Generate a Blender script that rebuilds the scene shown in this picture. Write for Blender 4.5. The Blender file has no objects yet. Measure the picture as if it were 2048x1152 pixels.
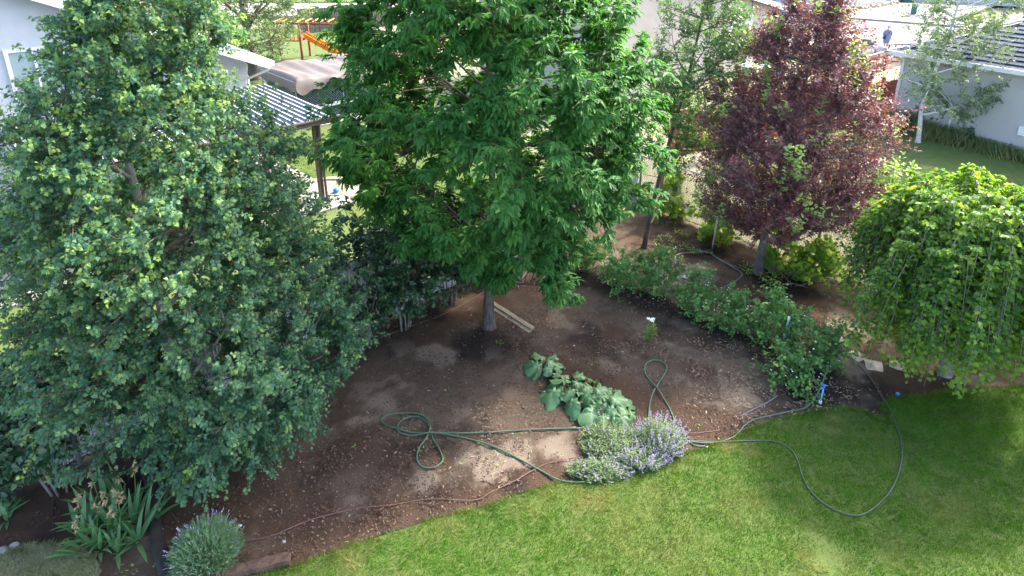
import bpy, bmesh, math, random
import numpy as np
from mathutils import Vector, Matrix

# ------------------------------------------------------------------ camera, sky, sun, exposure
SC = bpy.context.scene
COL = SC.collection
R = math.radians
CAM_H, FPX, PITCH, CY = 8.0, 1255.0, R(19.3), 289.0
cam_d = bpy.data.cameras.new("camera")
cam = bpy.data.objects.new("camera", cam_d); COL.objects.link(cam)
cam.location = (0, 0, CAM_H); cam.rotation_euler = (R(90) - PITCH, 0, 0)
cam_d.sensor_width = 36; cam_d.lens = 36 * FPX / 2048; cam_d.shift_y = -(576 - CY) / 2048
cam_d.clip_end = 3000; cam_d.clip_start = 0.05
SC.camera = cam
SC.cycles.diffuse_bounces = 8; SC.cycles.max_bounces = 14
SUN_AZ, SUN_EL = (0.80, 0.60), R(42)
W = bpy.data.worlds.new("World"); SC.world = W; W.use_nodes = True
wn = W.node_tree; wn.nodes.clear()
sky = wn.nodes.new("ShaderNodeTexSky"); sky.sky_type = 'NISHITA'; sky.sun_disc = False
sky.sun_elevation = SUN_EL; sky.sun_rotation = math.atan2(SUN_AZ[0], SUN_AZ[1])
sky.air_density = 0.85; sky.dust_density = 3.5; sky.ozone_density = 1.0
bg = wn.nodes.new("ShaderNodeBackground"); bg.inputs[1].default_value = 0.15
wo = wn.nodes.new("ShaderNodeOutputWorld")
wn.links.new(sky.outputs[0], bg.inputs[0]); wn.links.new(bg.outputs[0], wo.inputs[0])
sl = bpy.data.lights.new("sun", 'SUN'); sl.energy = 2.0; sl.angle = R(5.0); sl.color = (1.0, 0.94, 0.84)
so = bpy.data.objects.new("sun", sl); COL.objects.link(so)
_h = math.hypot(*SUN_AZ)
sdir = Vector((SUN_AZ[0] / _h * math.cos(SUN_EL), SUN_AZ[1] / _h * math.cos(SUN_EL), math.sin(SUN_EL)))
so.rotation_euler = sdir.to_track_quat('Z', 'Y').to_euler(); so.location = (20, 15, 30)
SC.view_settings.view_transform = 'Standard'; SC.view_settings.look = 'None'
SC.view_settings.exposure = 2.72; SC.view_settings.gamma = 1.0; SC.view_settings.use_curve_mapping = False

# ------------------------------------------------------------------ surveying helpers
CP, SP = math.cos(PITCH), math.sin(PITCH)
def ray(x, y):
    a, b = (x - 1024) / FPX, (y - CY) / FPX
    return np.array([a, CP - b * SP, -SP - b * CP])
def gp(x, y, z=0.0):                       # point of the plan at height z
    d = ray(x, y); t = (z - CAM_H) / d[2]
    return np.array([d[0] * t, d[1] * t, z])
def at(x, y, Y):                           # point at plan depth Y
    d = ray(x, y); t = Y / d[1]
    return np.array([d[0] * t, Y, CAM_H + d[2] * t])
def on_plane(x, y, p, n):
    d = ray(x, y); o = np.array([0, 0, CAM_H]); t = np.dot(np.asarray(p) - o, n) / np.dot(d, n)
    return o + d * t
E1 = np.array([0.735, 0.678, 0.0]); E2 = np.array([0.678, -0.735, 0.0]); UP = np.array([0, 0, 1.0])
RNG = np.random.default_rng(7)
random.seed(5)

def vnoise(x, y, s, seed=0):
    x = np.asarray(x, float) / s; y = np.asarray(y, float) / s
    xi, yi = np.floor(x).astype(np.int64), np.floor(y).astype(np.int64)
    fx, fy = x - xi, y - yi
    fx, fy = fx * fx * (3 - 2 * fx), fy * fy * (3 - 2 * fy)
    def h(a, b):
        n = (a * 374761393 + b * 668265263 + seed * 144269504) & 0x7fffffff
        n = ((n ^ (n >> 13)) * 1274126177) & 0x7fffffff
        return ((n ^ (n >> 16)) & 0xffff) / 65535.0
    return (h(xi, yi) * (1 - fx) + h(xi + 1, yi) * fx) * (1 - fy) + (h(xi, yi + 1) * (1 - fx) + h(xi + 1, yi + 1) * fx) * fy
def fbm(x, y, s, seed=0, o=4):
    t = 0; a = 0.5; n = 0
    for k in range(o):
        t = t + a * vnoise(x, y, s, seed + k * 17); n += a; a *= 0.55; s *= 0.5
    return t / n

def inpoly(x, y, poly):
    x = np.asarray(x); y = np.asarray(y); c = np.zeros(x.shape, bool)
    n = len(poly)
    for i in range(n):
        x0, y0 = poly[i][:2]; x1, y1 = poly[i - 1][:2]
        cond = ((y0 > y) != (y1 > y)) & (x < (x1 - x0) * (y - y0) / ((y1 - y0) if y1 != y0 else 1e-9) + x0)
        c ^= cond
    return c
def polydist(x, y, pts):                   # distance to an open polyline
    x = np.asarray(x, float); y = np.asarray(y, float); d = np.full(x.shape, 1e9)
    for a, b in zip(pts[:-1], pts[1:]):
        ax, ay, bx, by = a[0], a[1], b[0], b[1]
        L = (bx - ax) ** 2 + (by - ay) ** 2 + 1e-9
        t = np.clip(((x - ax) * (bx - ax) + (y - ay) * (by - ay)) / L, 0, 1)
        d = np.minimum(d, np.hypot(x - ax - t * (bx - ax), y - ay - t * (by - ay)))
    return d
def crom(pts, n=8):
    P = [np.asarray(p, float) for p in pts]; P = [2 * P[0] - P[1]] + P + [2 * P[-1] - P[-2]]; out = []
    for i in range(1, len(P) - 2):
        for k in range(n):
            t = k / n; a, b, c, d = P[i - 1], P[i], P[i + 1], P[i + 2]
            out.append(0.5 * ((2 * b) + (-a + c) * t + (2 * a - 5 * b + 4 * c - d) * t * t + (-a + 3 * b - 3 * c + d) * t ** 3))
    out.append(P[-2]); return out

# ------------------------------------------------------------------ object helpers
def worigin(p):
    o = np.zeros(3)
    while p is not None:
        o = o + np.array(p.location); p = p.parent
    return o
def tag(o, label=None, cat=None, group=None, kind=None):
    if label: o["label"] = label
    if cat: o["category"] = cat
    if group: o["group"] = group
    if kind: o["kind"] = kind
    return o
def thing(name, label, cat, loc=(0, 0, 0), group=None):
    o = bpy.data.objects.new(name, None); COL.objects.link(o); o.location = tuple(float(v) for v in loc)
    o.empty_display_size = 0.2
    return tag(o, label, cat, group)
def np_mesh(name, V, F, attrs=None, smooth=False):
    """V (n,3), F (m,k) array or list of tuples"""
    me = bpy.data.meshes.new(name); V = np.asarray(V, np.float32)
    if isinstance(F, np.ndarray):
        m, k = F.shape
        me.vertices.add(len(V)); me.vertices.foreach_set("co", V.ravel())
        me.loops.add(m * k); me.loops.foreach_set("vertex_index", F.astype(np.int32).ravel())
        me.polygons.add(m); me.polygons.foreach_set("loop_start", np.arange(0, m * k, k, dtype=np.int32))
        me.update(calc_edges=True)
    else:
        me.from_pydata(V.tolist(), [], F); me.update()
    if attrs:
        for an, av in attrs.items():
            a = me.attributes.new(an, 'FLOAT', 'POINT'); a.data.foreach_set("value", np.asarray(av, np.float32))
    if smooth: me.polygons.foreach_set("use_smooth", np.ones(len(me.polygons), bool))
    return me
def mobj(name, V, F, mat, parent=None, smooth=False, attrs=None, origin=None):
    V = np.asarray(V, float)
    o0 = worigin(parent) if parent else np.zeros(3)
    if origin is not None: org = np.asarray(origin, float)
    elif parent is None: org = np.array([(V[:, 0].min() + V[:, 0].max()) / 2, (V[:, 1].min() + V[:, 1].max()) / 2, V[:, 2].min()])
    else: org = o0
    me = np_mesh(name, V - org, F, attrs, smooth); me.materials.append(mat)
    o = bpy.data.objects.new(name, me); COL.objects.link(o); o.location = tuple(org - o0)
    if parent: o.parent = parent
    return o
def inst(name, me, loc, parent, rot=(0, 0, 0), scale=(1, 1, 1)):
    o = bpy.data.objects.new(name, me); COL.objects.link(o)
    o.location = tuple(np.asarray(loc, float) - (worigin(parent) if parent else 0)); o.rotation_euler = rot; o.scale = scale
    if parent: o.parent = parent
    return o

class MB:
    def __init__(s): s.v = []; s.f = []
    def add(s, V, F):
        b = len(s.v); s.v.extend([tuple(float(c) for c in p) for p in V]); s.f.extend([tuple(b + i for i in f) for f in F]); return s
    def box(s, c, ax, ay, az):             # centre and three half-axis vectors
        c, ax, ay, az = map(lambda q: np.asarray(q, float), (c, ax, ay, az))
        V = [c + i * ax + j * ay + k * az for k in (-1, 1) for j in (-1, 1) for i in (-1, 1)]
        F = [(0, 2, 3, 1), (4, 5, 7, 6), (0, 1, 5, 4), (2, 6, 7, 3), (0, 4, 6, 2), (1, 3, 7, 5)]
        return s.add(V, F)
    def bar(s, a, b, w, h, up=UP):
        a = np.asarray(a, float); b = np.asarray(b, float); d = b - a; L = np.linalg.norm(d); d = d / L
        sd = np.cross(d, up); sd = sd / (np.linalg.norm(sd) + 1e-9); u = np.cross(sd, d)
        return s.box((a + b) / 2, d * L / 2, sd * w / 2, u * h / 2)
    def tube(s, pts, rad, sides=6, cap=True):
        P = [np.asarray(p, float) for p in pts]; n = len(P)
        if np.isscalar(rad): rad = [rad] * n
        V = []; F = []; prev = None
        for i in range(n):
            d = P[min(i + 1, n - 1)] - P[max(i - 1, 0)]; d = d / (np.linalg.norm(d) + 1e-9)
            if prev is None:
                prev = np.cross(d, UP if abs(d[2]) < .9 else np.array([1., 0, 0]))
            a = prev - d * np.dot(prev, d); a = a / (np.linalg.norm(a) + 1e-9); b = np.cross(d, a); prev = a
            for k in range(sides):
                t = 2 * math.pi * k / sides; V.append(P[i] + (a * math.cos(t) + b * math.sin(t)) * rad[i])
        for i in range(n - 1):
            for k in range(sides):
                k2 = (k + 1) % sides; F.append((i * sides + k, i * sides + k2, (i + 1) * sides + k2, (i + 1) * sides + k))
        if cap and sides > 2: F.append(tuple(range(sides))[::-1]); F.append(tuple((n - 1) * sides + k for k in range(sides)))
        return s.add(V, F)
    def lathe(s, c, prof, sides=12, ex=1, ey=1):
        V = []; F = []; c = np.asarray(c, float); n = len(prof)
        for r, z in prof:
            for k in range(sides):
                t = 2 * math.pi * k / sides; V.append(c + np.array([r * math.cos(t) * ex, r * math.sin(t) * ey, z]))
        for i in range(n - 1):
            for k in range(sides):
                k2 = (k + 1) % sides; F.append((i * sides + k, i * sides + k2, (i + 1) * sides + k2, (i + 1) * sides + k))
        F.append(tuple(range(sides))[::-1]); F.append(tuple((n - 1) * sides + k for k in range(sides)))
        return s.add(V, F)
    def prism(s, poly, z0, z1):            # vertical prism over a plan polygon
        n = len(poly); V = [(p[0], p[1], z0) for p in poly] + [(p[0], p[1], z1) for p in poly]
        F = [tuple(range(n))[::-1], tuple(range(n, 2 * n))] + [(i, (i + 1) % n, n + (i + 1) % n, n + i) for i in range(n)]
        return s.add(V, F)
    def obj(s, name, mat, parent=None, smooth=False, origin=None):
        return mobj(name, np.array(s.v), s.f, mat, parent, smooth, origin=origin)
    def mesh(s, name, mat, smooth=False):
        me = np_mesh(name, np.array(s.v), s.f, None, smooth); me.materials.append(mat); return me
def kind(o, k): o["kind"] = k; return o

# ------------------------------------------------------------------ materials
def nmat(name):
    m = bpy.data.materials.new(name); m.use_nodes = True; nt = m.node_tree; nt.nodes.clear()
    out = nt.nodes.new("ShaderNodeOutputMaterial"); return m, nt, out
def N(nt, t, **kw):
    n = nt.nodes.new(t)
    for k, v in kw.items(): setattr(n, k, v)
    return n
def rgb(c): return (c[0], c[1], c[2], 1.0)
def mixc(nt, fac, a, b, mode='MIX'):
    n = nt.nodes.new("ShaderNodeMix"); n.data_type = 'RGBA'; n.blend_type = mode
    if isinstance(fac, (int, float)): n.inputs[0].default_value = fac
    else: nt.links.new(fac, n.inputs[0])
    for i, c in ((6, a), (7, b)):
        if isinstance(c, tuple): n.inputs[i].default_value = rgb(c)
        else: nt.links.new(c, n.inputs[i])
    return n.outputs[2]
def ramp(nt, src, lo, hi):
    n = nt.nodes.new("ShaderNodeMapRange"); n.inputs[1].default_value = lo; n.inputs[2].default_value = hi
    n.clamp = True; nt.links.new(src, n.inputs[0]); return n.outputs[0]
def noise(nt, scale, detail=4, rough=.55, vec=None):
    n = nt.nodes.new("ShaderNodeTexNoise"); n.inputs["Scale"].default_value = scale; n.inputs["Detail"].default_value = detail
    n.inputs["Roughness"].default_value = rough
    if vec is not None: nt.links.new(vec, n.inputs["Vector"])
    return n.outputs[0]
def geo_pos(nt): return nt.nodes.new("ShaderNodeNewGeometry").outputs["Position"]
def surf(name, c1, c2=None, scale=6, rough=.8, bump=0.0, bscale=40, spec=.3, metal=0, lo=.35, hi=.65, stretch=None, rand=0.0):
    m, nt, out = nmat(name); p = N(nt, "ShaderNodeBsdfPrincipled")
    p.inputs["Roughness"].default_value = rough; p.inputs["Specular IOR Level"].default_value = spec; p.inputs["Metallic"].default_value = metal
    vec = geo_pos(nt)
    if stretch:
        mp = N(nt, "ShaderNodeMapping"); mp.inputs["Scale"].default_value = stretch; nt.links.new(vec, mp.inputs[0]); vec = mp.outputs[0]
    col = None
    if c2 is not None:
        col = mixc(nt, ramp(nt, noise(nt, scale, 6, .6, vec), lo, hi), c1, c2)
    else:
        col = mixc(nt, ramp(nt, noise(nt, scale, 6, .6, vec), .2, .8), tuple(x * .9 for x in c1), tuple(min(1, x * 1.08) for x in c1))
    if rand:
        oi = N(nt, "ShaderNodeObjectInfo"); r = ramp(nt, oi.outputs["Random"], 0, 1)
        hs = N(nt, "ShaderNodeHueSaturation"); mth = N(nt, "ShaderNodeMath", operation='MULTIPLY_ADD')
        nt.links.new(r, mth.inputs[0]); mth.inputs[1].default_value = 2 * rand; mth.inputs[2].default_value = 1 - rand
        nt.links.new(mth.outputs[0], hs.inputs["Value"]); nt.links.new(col, hs.inputs["Color"]); col = hs.outputs[0]
    nt.links.new(col, p.inputs["Base Color"])
    if bump:
        b = N(nt, "ShaderNodeBump"); b.inputs["Strength"].default_value = bump; b.inputs["Distance"].default_value = .02
        nt.links.new(noise(nt, bscale, 5, .6, vec), b.inputs["Height"]); nt.links.new(b.outputs[0], p.inputs["Normal"])
    nt.links.new(p.outputs[0], out.inputs[0]); return m
def leafmat(name, mature, mature2, young, trans=.35, rough=.42, spec=.5, under=None, tint=None):
    """per-leaf colour by island, younger shoots by the 'young' attribute"""
    m, nt, out = nmat(name); g = N(nt, "ShaderNodeNewGeometry")
    rnd = g.outputs["Random Per Island"]
    a = N(nt, "ShaderNodeAttribute", attribute_name="young")
    c = mixc(nt, rnd, mature, mature2); c = mixc(nt, a.outputs["Fac"], c, young)
    w = N(nt, "ShaderNodeTexWhiteNoise", noise_dimensions='1D'); nt.links.new(rnd, w.inputs["W"])
    hs = N(nt, "ShaderNodeHueSaturation"); mm = N(nt, "ShaderNodeMath", operation='MULTIPLY_ADD')
    nt.links.new(w.outputs[0], mm.inputs[0]); mm.inputs[1].default_value = .36; mm.inputs[2].default_value = .82
    nt.links.new(mm.outputs[0], hs.inputs["Value"]); nt.links.new(c, hs.inputs["Color"]); c = hs.outputs[0]
    if under:
        c = mixc(nt, g.outputs["Backfacing"], c, mixc(nt, .5, c, under))
    p = N(nt, "ShaderNodeBsdfPrincipled"); p.inputs["Roughness"].default_value = rough; p.inputs["Specular IOR Level"].default_value = spec
    nt.links.new(c, p.inputs["Base Color"])
    t = N(nt, "ShaderNodeBsdfTranslucent")
    tc = mixc(nt, 1.0, c, tint or (1.0, 1.0, .45), 'MULTIPLY'); sc = mixc(nt, 1.0, tc, (2.0, 2.0, 2.0), 'MULTIPLY'); nt.links.new(sc, t.inputs["Color"])
    mx = N(nt, "ShaderNodeMixShader"); mx.inputs[0].default_value = trans
    nt.links.new(p.outputs[0], mx.inputs[1]); nt.links.new(t.outputs[0], mx.inputs[2]); nt.links.new(mx.outputs[0], out.inputs[0]); return m

def slatmat(name, c, tr):
    m = surf(name, c, None, 2, .5, rand=.08); nt = m.node_tree; out = [n for n in nt.nodes if n.type == 'OUTPUT_MATERIAL'][0]; p = [n for n in nt.nodes if n.type == 'BSDF_PRINCIPLED'][0]
    t = N(nt, "ShaderNodeBsdfTranslucent"); t.inputs[0].default_value = rgb(c); mx = N(nt, "ShaderNodeMixShader"); mx.inputs[0].default_value = tr
    nt.links.new(p.outputs[0], mx.inputs[1]); nt.links.new(t.outputs[0], mx.inputs[2]); nt.links.new(mx.outputs[0], out.inputs[0]); return m
M = {}
M['bark_grey'] = surf('bark_grey', (.17, .14, .12), (.07, .055, .048), 9, .95, .9, 30, stretch=(3, 3, .5))
M['bark_pale'] = surf('bark_pale', (.36, .33, .31), (.24, .215, .20), 9, .9, .4, 40, stretch=(2, 2, .6))
M['bark_twig'] = surf('bark_twig', (.14, .10, .075), (.08, .06, .05), 9, .9)
M['bark_purple'] = surf('bark_purple', (.20, .18, .18), (.10, .085, .085), 8, .85, .5, 40)
M['bark_white'] = surf('bark_white', (.58, .57, .53), (.30, .29, .27), 5, .8, .3, 25, lo=.5, hi=.75, stretch=(1, 1, 3))
M['bark_mulberry'] = surf('bark_mulberry', (.27, .25, .23), (.15, .13, .12), 9, .8, .3, 40)
M['bark_shrub'] = surf('bark_shrub', (.25, .23, .215), (.15, .13, .12), 12, .9, .4, 40)
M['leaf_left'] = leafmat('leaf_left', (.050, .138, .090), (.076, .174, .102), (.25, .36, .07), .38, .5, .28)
M['leaf_centre'] = leafmat('leaf_centre', (.030, .118, .026), (.056, .170, .036), (.15, .31, .06), .38, .52, .22)
M['leaf_purple'] = leafmat('leaf_purple', (.112, .046, .056), (.168, .074, .082), (.26, .38, .09), .30, .45, .4, tint=(1.0, .6, .45))
M['leaf_young_tree'] = leafmat('leaf_young_tree', (.050, .125, .040), (.075, .16, .048), (.16, .26, .06), .38, .4, .55)
M['leaf_mulberry'] = leafmat('leaf_mulberry', (.050, .130, .020), (.080, .175, .024), (.28, .40, .04), .42, .5, .28)
M['leaf_aspen'] = leafmat('leaf_aspen', (.11, .17, .085), (.16, .22, .11), (.22, .30, .10), .38, .45, .5)
M['leaf_far'] = leafmat('leaf_far', (.065, .12, .045), (.10, .165, .06), (.17, .23, .08), .34, .5, .4)
M['leaf_lilac'] = leafmat('leaf_lilac', (.028, .085, .042), (.045, .110, .048), (.10, .18, .05), .25, .36, .6)
M['leaf_bramble'] = leafmat('leaf_bramble', (.080, .195, .062), (.125, .26, .080), (.25, .36, .09), .36, .55, .22)
M['leaf_grape'] = leafmat('leaf_grape', (.16, .28, .05), (.25, .38, .07), (.36, .46, .08), .5, .5, .4)
M['leaf_catmint'] = leafmat('leaf_catmint', (.12, .18, .09), (.165, .23, .115), (.23, .28, .14), .25, .7, .2)
M['leaf_lavender'] = leafmat('leaf_lavender', (.11, .22, .11), (.16, .28, .15), (.22, .30, .19), .2, .7, .2)
M['leaf_weed'] = leafmat('leaf_weed', (.075, .13, .04), (.13, .17, .06), (.30, .25, .14), .3, .6, .3)
M['leaf_sprout'] = leafmat('leaf_sprout', (.16, .26, .05), (.22, .32, .07), (.3, .36, .1), .35, .5, .4)
M['leaf_iris'] = leafmat('leaf_iris', (.085, .215, .09), (.14, .29, .11), (.30, .32, .12), .22, .4, .5)
M['leaf_shoot'] = leafmat('leaf_shoot', (.13, .24, .07), (.19, .31, .09), (.27, .38, .11), .38, .45, .4)
M['petal_white'] = surf('petal_white', (.80, .80, .76), None, 30, .6)
M['petal_violet'] = leafmat('petal_violet', (.17, .14, .30), (.24, .21, .37), (.27, .24, .36), .25, .7, .2, tint=(1, .9, 1))
M['petal_greyviolet'] = leafmat('petal_greyviolet', (.24, .24, .33), (.30, .29, .40), (.33, .3, .42), .2, .7, .2, tint=(1, 1, 1))
M['petal_dry'] = surf('petal_dry', (.55, .43, .24), (.38, .27, .14), 60, .85)

def rhubarb_mat():
    m, nt, out = nmat('rhubarb_leaf'); p = N(nt, "ShaderNodeBsdfPrincipled"); oi = N(nt, "ShaderNodeObjectInfo")
    c = mixc(nt, oi.outputs["Random"], (.026, .105, .036), (.105, .235, .075))
    tc = N(nt, "ShaderNodeTexCoord")
    v = ramp(nt, noise(nt, 9, 3, .5, tc.outputs["Object"]), .35, .7); c = mixc(nt, v, c, (.10, .22, .09))
    a = N(nt, "ShaderNodeAttribute", attribute_name="vein"); c = mixc(nt, a.outputs["Fac"], c, (.34, .42, .22))
    nt.links.new(c, p.inputs["Base Color"]); p.inputs["Roughness"].default_value = .48
    t = N(nt, "ShaderNodeBsdfTranslucent"); nt.links.new(mixc(nt, 1.0, c, (1.6, 1.8, .7), 'MULTIPLY'), t.inputs[0])
    mx = N(nt, "ShaderNodeMixShader"); mx.inputs[0].default_value = .18
    nt.links.new(p.outputs[0], mx.inputs[1]); nt.links.new(t.outputs[0], mx.inputs[2]); nt.links.new(mx.outputs[0], out.inputs[0]); return m
M['rhubarb_leaf'] = rhubarb_mat()
M['rhubarb_stalk'] = surf('rhubarb_stalk', (.32, .07, .06), (.30, .16, .09), 14, .5)

def soil_mat():
    m, nt, out = nmat('soil'); p = N(nt, "ShaderNodeBsdfPrincipled"); pos = geo_pos(nt)
    mu = N(nt, "ShaderNodeAttribute", attribute_name="mulch"); wt = N(nt, "ShaderNodeAttribute", attribute_name="compost"); dr = N(nt, "ShaderNodeAttribute", attribute_name="dusty_sunlit")
    n1 = noise(nt, 2.2, 8, .65, pos); n2 = noise(nt, 55, 6, .7, pos); n3 = noise(nt, 160, 3, .6, pos)
    dry = mixc(nt, ramp(nt, n1, .3, .7), (.155, .110, .077), (.232, .173, .125))
    dry = mixc(nt, ramp(nt, n2, .35, .75), dry, (.108, .076, .054))
    
    mul = mixc(nt, ramp(nt, n2, .3, .7), (.070, .043, .029), (.160, .100, .066))
    mul = mixc(nt, ramp(nt, n3, .62, .80), mul, (.24, .16, .10))
    comp = mixc(nt, ramp(nt, n2, .3, .7), (.026, .019, .016), (.068, .050, .040))
    # the edge between the three is broken by the grain
    def brk(f):
        mm = N(nt, "ShaderNodeMath", operation='MULTIPLY_ADD'); nt.links.new(n2, mm.inputs[0]); mm.inputs[1].default_value = .9; nt.links.new(f, mm.inputs[2])
        return ramp(nt, mm.outputs[0], .62, 1.15)
    dry = mixc(nt, brk(dr.outputs["Fac"]), dry, mixc(nt, ramp(nt, n3, .3, .7), (.27, .205, .15), (.40, .325, .25)))  # paler tone for dry dusty soil and painted-in sunlight
    c = mixc(nt, brk(mu.outputs["Fac"]), dry, mul); c = mixc(nt, brk(wt.outputs["Fac"]), c, comp)
    nt.links.new(c, p.inputs["Base Color"]); p.inputs["Roughness"].default_value = .95; p.inputs["Specular IOR Level"].default_value = .15
    b = N(nt, "ShaderNodeBump"); b.inputs["Strength"].default_value = 1.0; b.inputs["Distance"].default_value = .05
    ad = N(nt, "ShaderNodeMath", operation='ADD'); nt.links.new(n2, ad.inputs[0]); nt.links.new(n3, ad.inputs[1])
    nt.links.new(ad.outputs[0], b.inputs["Height"]); nt.links.new(b.outputs[0], p.inputs["Normal"])
    nt.links.new(p.outputs[0], out.inputs[0]); return m
M['soil'] = soil_mat()
def grass_mat(name, a, b, dry, dry_lo, dry_hi, trans=.3, scale=.55):
    m, nt, out = nmat(name); pos = geo_pos(nt); g = N(nt, "ShaderNodeNewGeometry")
    c = mixc(nt, ramp(nt, noise(nt, scale * 2.3, 5, .6, pos), .3, .7), a, b)
    d = N(nt, "ShaderNodeAttribute", attribute_name="dry")
    c = mixc(nt, d.outputs["Fac"], c, dry)
    c = mixc(nt, ramp(nt, noise(nt, scale, 7, .62, pos), dry_lo, dry_hi), c, mixc(nt, .65, c, dry))
    w = N(nt, "ShaderNodeHueSaturation"); mm = N(nt, "ShaderNodeMath", operation='MULTIPLY_ADD'); nt.links.new(g.outputs["Random Per Island"], mm.inputs[0])
    mm.inputs[1].default_value = .6; mm.inputs[2].default_value = .7; nt.links.new(mm.outputs[0], w.inputs["Value"]); nt.links.new(c, w.inputs["Color"]); c = w.outputs[0]
    p = N(nt, "ShaderNodeBsdfPrincipled"); p.inputs["Roughness"].default_value = .7; p.inputs["Specular IOR Level"].default_value = .1; nt.links.new(c, p.inputs["Base Color"])
    t = N(nt, "ShaderNodeBsdfTranslucent"); nt.links.new(mixc(nt, 1.0, c, (1.7, 1.7, .8), 'MULTIPLY'), t.inputs[0])
    mx = N(nt, "ShaderNodeMixShader"); mx.inputs[0].default_value = trans
    nt.links.new(p.outputs[0], mx.inputs[1]); nt.links.new(t.outputs[0], mx.inputs[2]); nt.links.new(mx.outputs[0], out.inputs[0]); return m
M['grass'] = grass_mat('grass', (.042, .138, .008), (.074, .172, .011), (.24, .21, .075), .58, .78)
M['grass_far'] = grass_mat('grass_far', (.070, .150, .024), (.095, .18, .030), (.30, .28, .12), .56, .75)
M['grass_dull'] = grass_mat('grass_dull', (.105, .16, .06), (.14, .19, .075), (.30, .27, .15), .5, .75)
M['thyme'] = grass_mat('thyme', (.13, .19, .08), (.22, .26, .14), (.34, .30, .2), .45, .7)
M['lawn_base'] = surf('lawn_base', (.060, .100, .018), (.085, .11, .028), 3, .95, .6, 60)
M['ground'] = surf('ground', (.22, .19, .13), (.15, .16, .085), .6, .95, .3, 20)
M['drygrass'] = surf('drygrass', (.36, .27, .16), (.28, .21, .12), 3, .95, .6, 30)
M['asphalt'] = surf('asphalt', (.135, .135, .135), (.11, .11, .11), 1.2, .9, .3, 80)
M['concrete'] = surf('concrete', (.27, .25, .225), (.22, .205, .185), 1.5, .9, .2, 60)
M['concrete_path'] = surf('concrete_path', (.33, .30, .26), (.26, .24, .21), 2.5, .9, .3, 60)
M['stucco_blue'] = surf('stucco_blue', (.47, .49, .52), (.43, .45, .48), 2, .9, .25, 120)
M['stucco_cream'] = surf('stucco_cream', (.42, .38, .335), (.38, .345, .30), 1.5, .9, .25, 120)
M['stucco_white'] = surf('stucco_white', (.47, .46, .445), (.43, .42, .41), 1.0, .9, .25, 120)
M['foundation'] = surf('foundation', (.42, .39, .34), (.34, .31, .27), 2.5, .9, .3, 30)
M['white_paint'] = surf('white_paint', (.66, .66, .66), None, 3, .45)
M['cream_pipe'] = surf('cream_pipe', (.66, .62, .50), None, 5, .5)
M['brown_metal'] = surf('brown_metal', (.075, .055, .043), (.09, .065, .05), 4, .45)
M['rib_white'] = surf('rib_white', (.38, .38, .38), None, 8, .45)
M['pan_blue'] = surf('pan_blue', (.016, .026, .048), (.022, .034, .060), 2, .75, spec=.1)
M['shingle'] = surf('shingle', (.060, .082, .125), (.040, .052, .078), 8, .9, .6, 60, rand=.28)
M['glass_dark'] = surf('glass_dark', (.03, .035, .04), None, 2, .08, spec=.8)
M['glass_blind'] = surf('glass_blind', (.28, .36, .38), None, 40, .15, spec=.6, stretch=(.2, .2, 8))
M['slat_white'] = slatmat('slat_white', (.66, .70, .76), .18)
M['slat_cream'] = slatmat('slat_cream', (.74, .70, .60), .38)
M['galvanised'] = surf('galvanised', (.36, .37, .38), (.28, .29, .30), 8, .4, metal=.6)
M['wire'] = surf('wire', (.09, .095, .10), None, 8, .5)
M['red_wood'] = surf('red_wood', (.27, .085, .052), (.20, .062, .04), 5, .8, .4, 30, stretch=(3, 3, .4), rand=.18)
M['raw_wood'] = surf('raw_wood', (.50, .40, .29), (.38, .29, .20), 5, .85, .4, 30, stretch=(3, 3, .4), rand=.15)
M['grey_wood'] = surf('grey_wood', (.17, .145, .125), (.10, .085, .075), 5, .9, .4, 30, stretch=(3, 3, .4), rand=.2)
M['stake_wood'] = surf('stake_wood', (.42, .25, .13), (.32, .18, .09), 6, .85, .3, 30, stretch=(4, 4, .5))
M['plank'] = surf('plank', (.30, .25, .185), (.21, .17, .12), 7, .9, .4, 40)
M['sleeper'] = surf('sleeper', (.105, .066, .046), (.055, .036, .027), 6, .95, .8, 30)
M['edging_black'] = surf('edging_black', (.018, .017, .017), (.05, .042, .036), 3, .7)
M['hose_green'] = surf('hose_green', (.050, .098, .060), (.085, .13, .08), 3, .45)
M['hose_dark'] = surf('hose_dark', (.035, .045, .045), (.06, .065, .07), 5, .45)
M['hose_grey'] = surf('hose_grey', (.13, .14, .15), (.20, .20, .21), 4, .45)
M['hose_pale'] = surf('hose_pale', (.11, .125, .115), (.05, .06, .058), 1.2, .45)
M['drip_brown'] = surf('drip_brown', (.17, .095, .075), (.13, .07, .055), 6, .6)
M['drip_rust'] = surf('drip_rust', (.12, .06, .035), (.08, .045, .03), 6, .6)
M['drip_black'] = surf('drip_black', (.022, .022, .024), None, 6, .6)
M['drip_mauve'] = surf('drip_mauve', (.16, .15, .19), None, 6, .6)
M['red_plastic'] = surf('red_plastic', (.45, .04, .05), None, 6, .4)
M['blue_plastic'] = surf('blue_plastic', (.035, .22, .62), None, 6, .35)
M['blue_pipe'] = surf('blue_pipe', (.16, .38, .62), None, 6, .5)
M['teal_pipe'] = surf('teal_pipe', (.14, .40, .42), None, 6, .5)
M['white_plastic'] = surf('white_plastic', (.78, .78, .76), None, 6, .4)
M['flagstone'] = surf('flagstone', (.46, .41, .34), (.36, .31, .25), 6, .9, .4, 50, rand=.08)
M['pebble'] = surf('pebble', (.34, .31, .28), (.24, .21, .19), 12, .9, rand=.2)
M['pale_rock'] = surf('pale_rock', (.52, .47, .42), (.40, .35, .31), 8, .9, .3, 30, rand=.2)
M['tarp'] = surf('tarp', (.14, .115, .10), (.11, .09, .08), 2, .55, .4, 8)
M['tarp_navy'] = surf('tarp_navy', (.05, .075, .13), (.08, .11, .17), 5, .5, .4, 10, stretch=(2, 2, .3))
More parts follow.
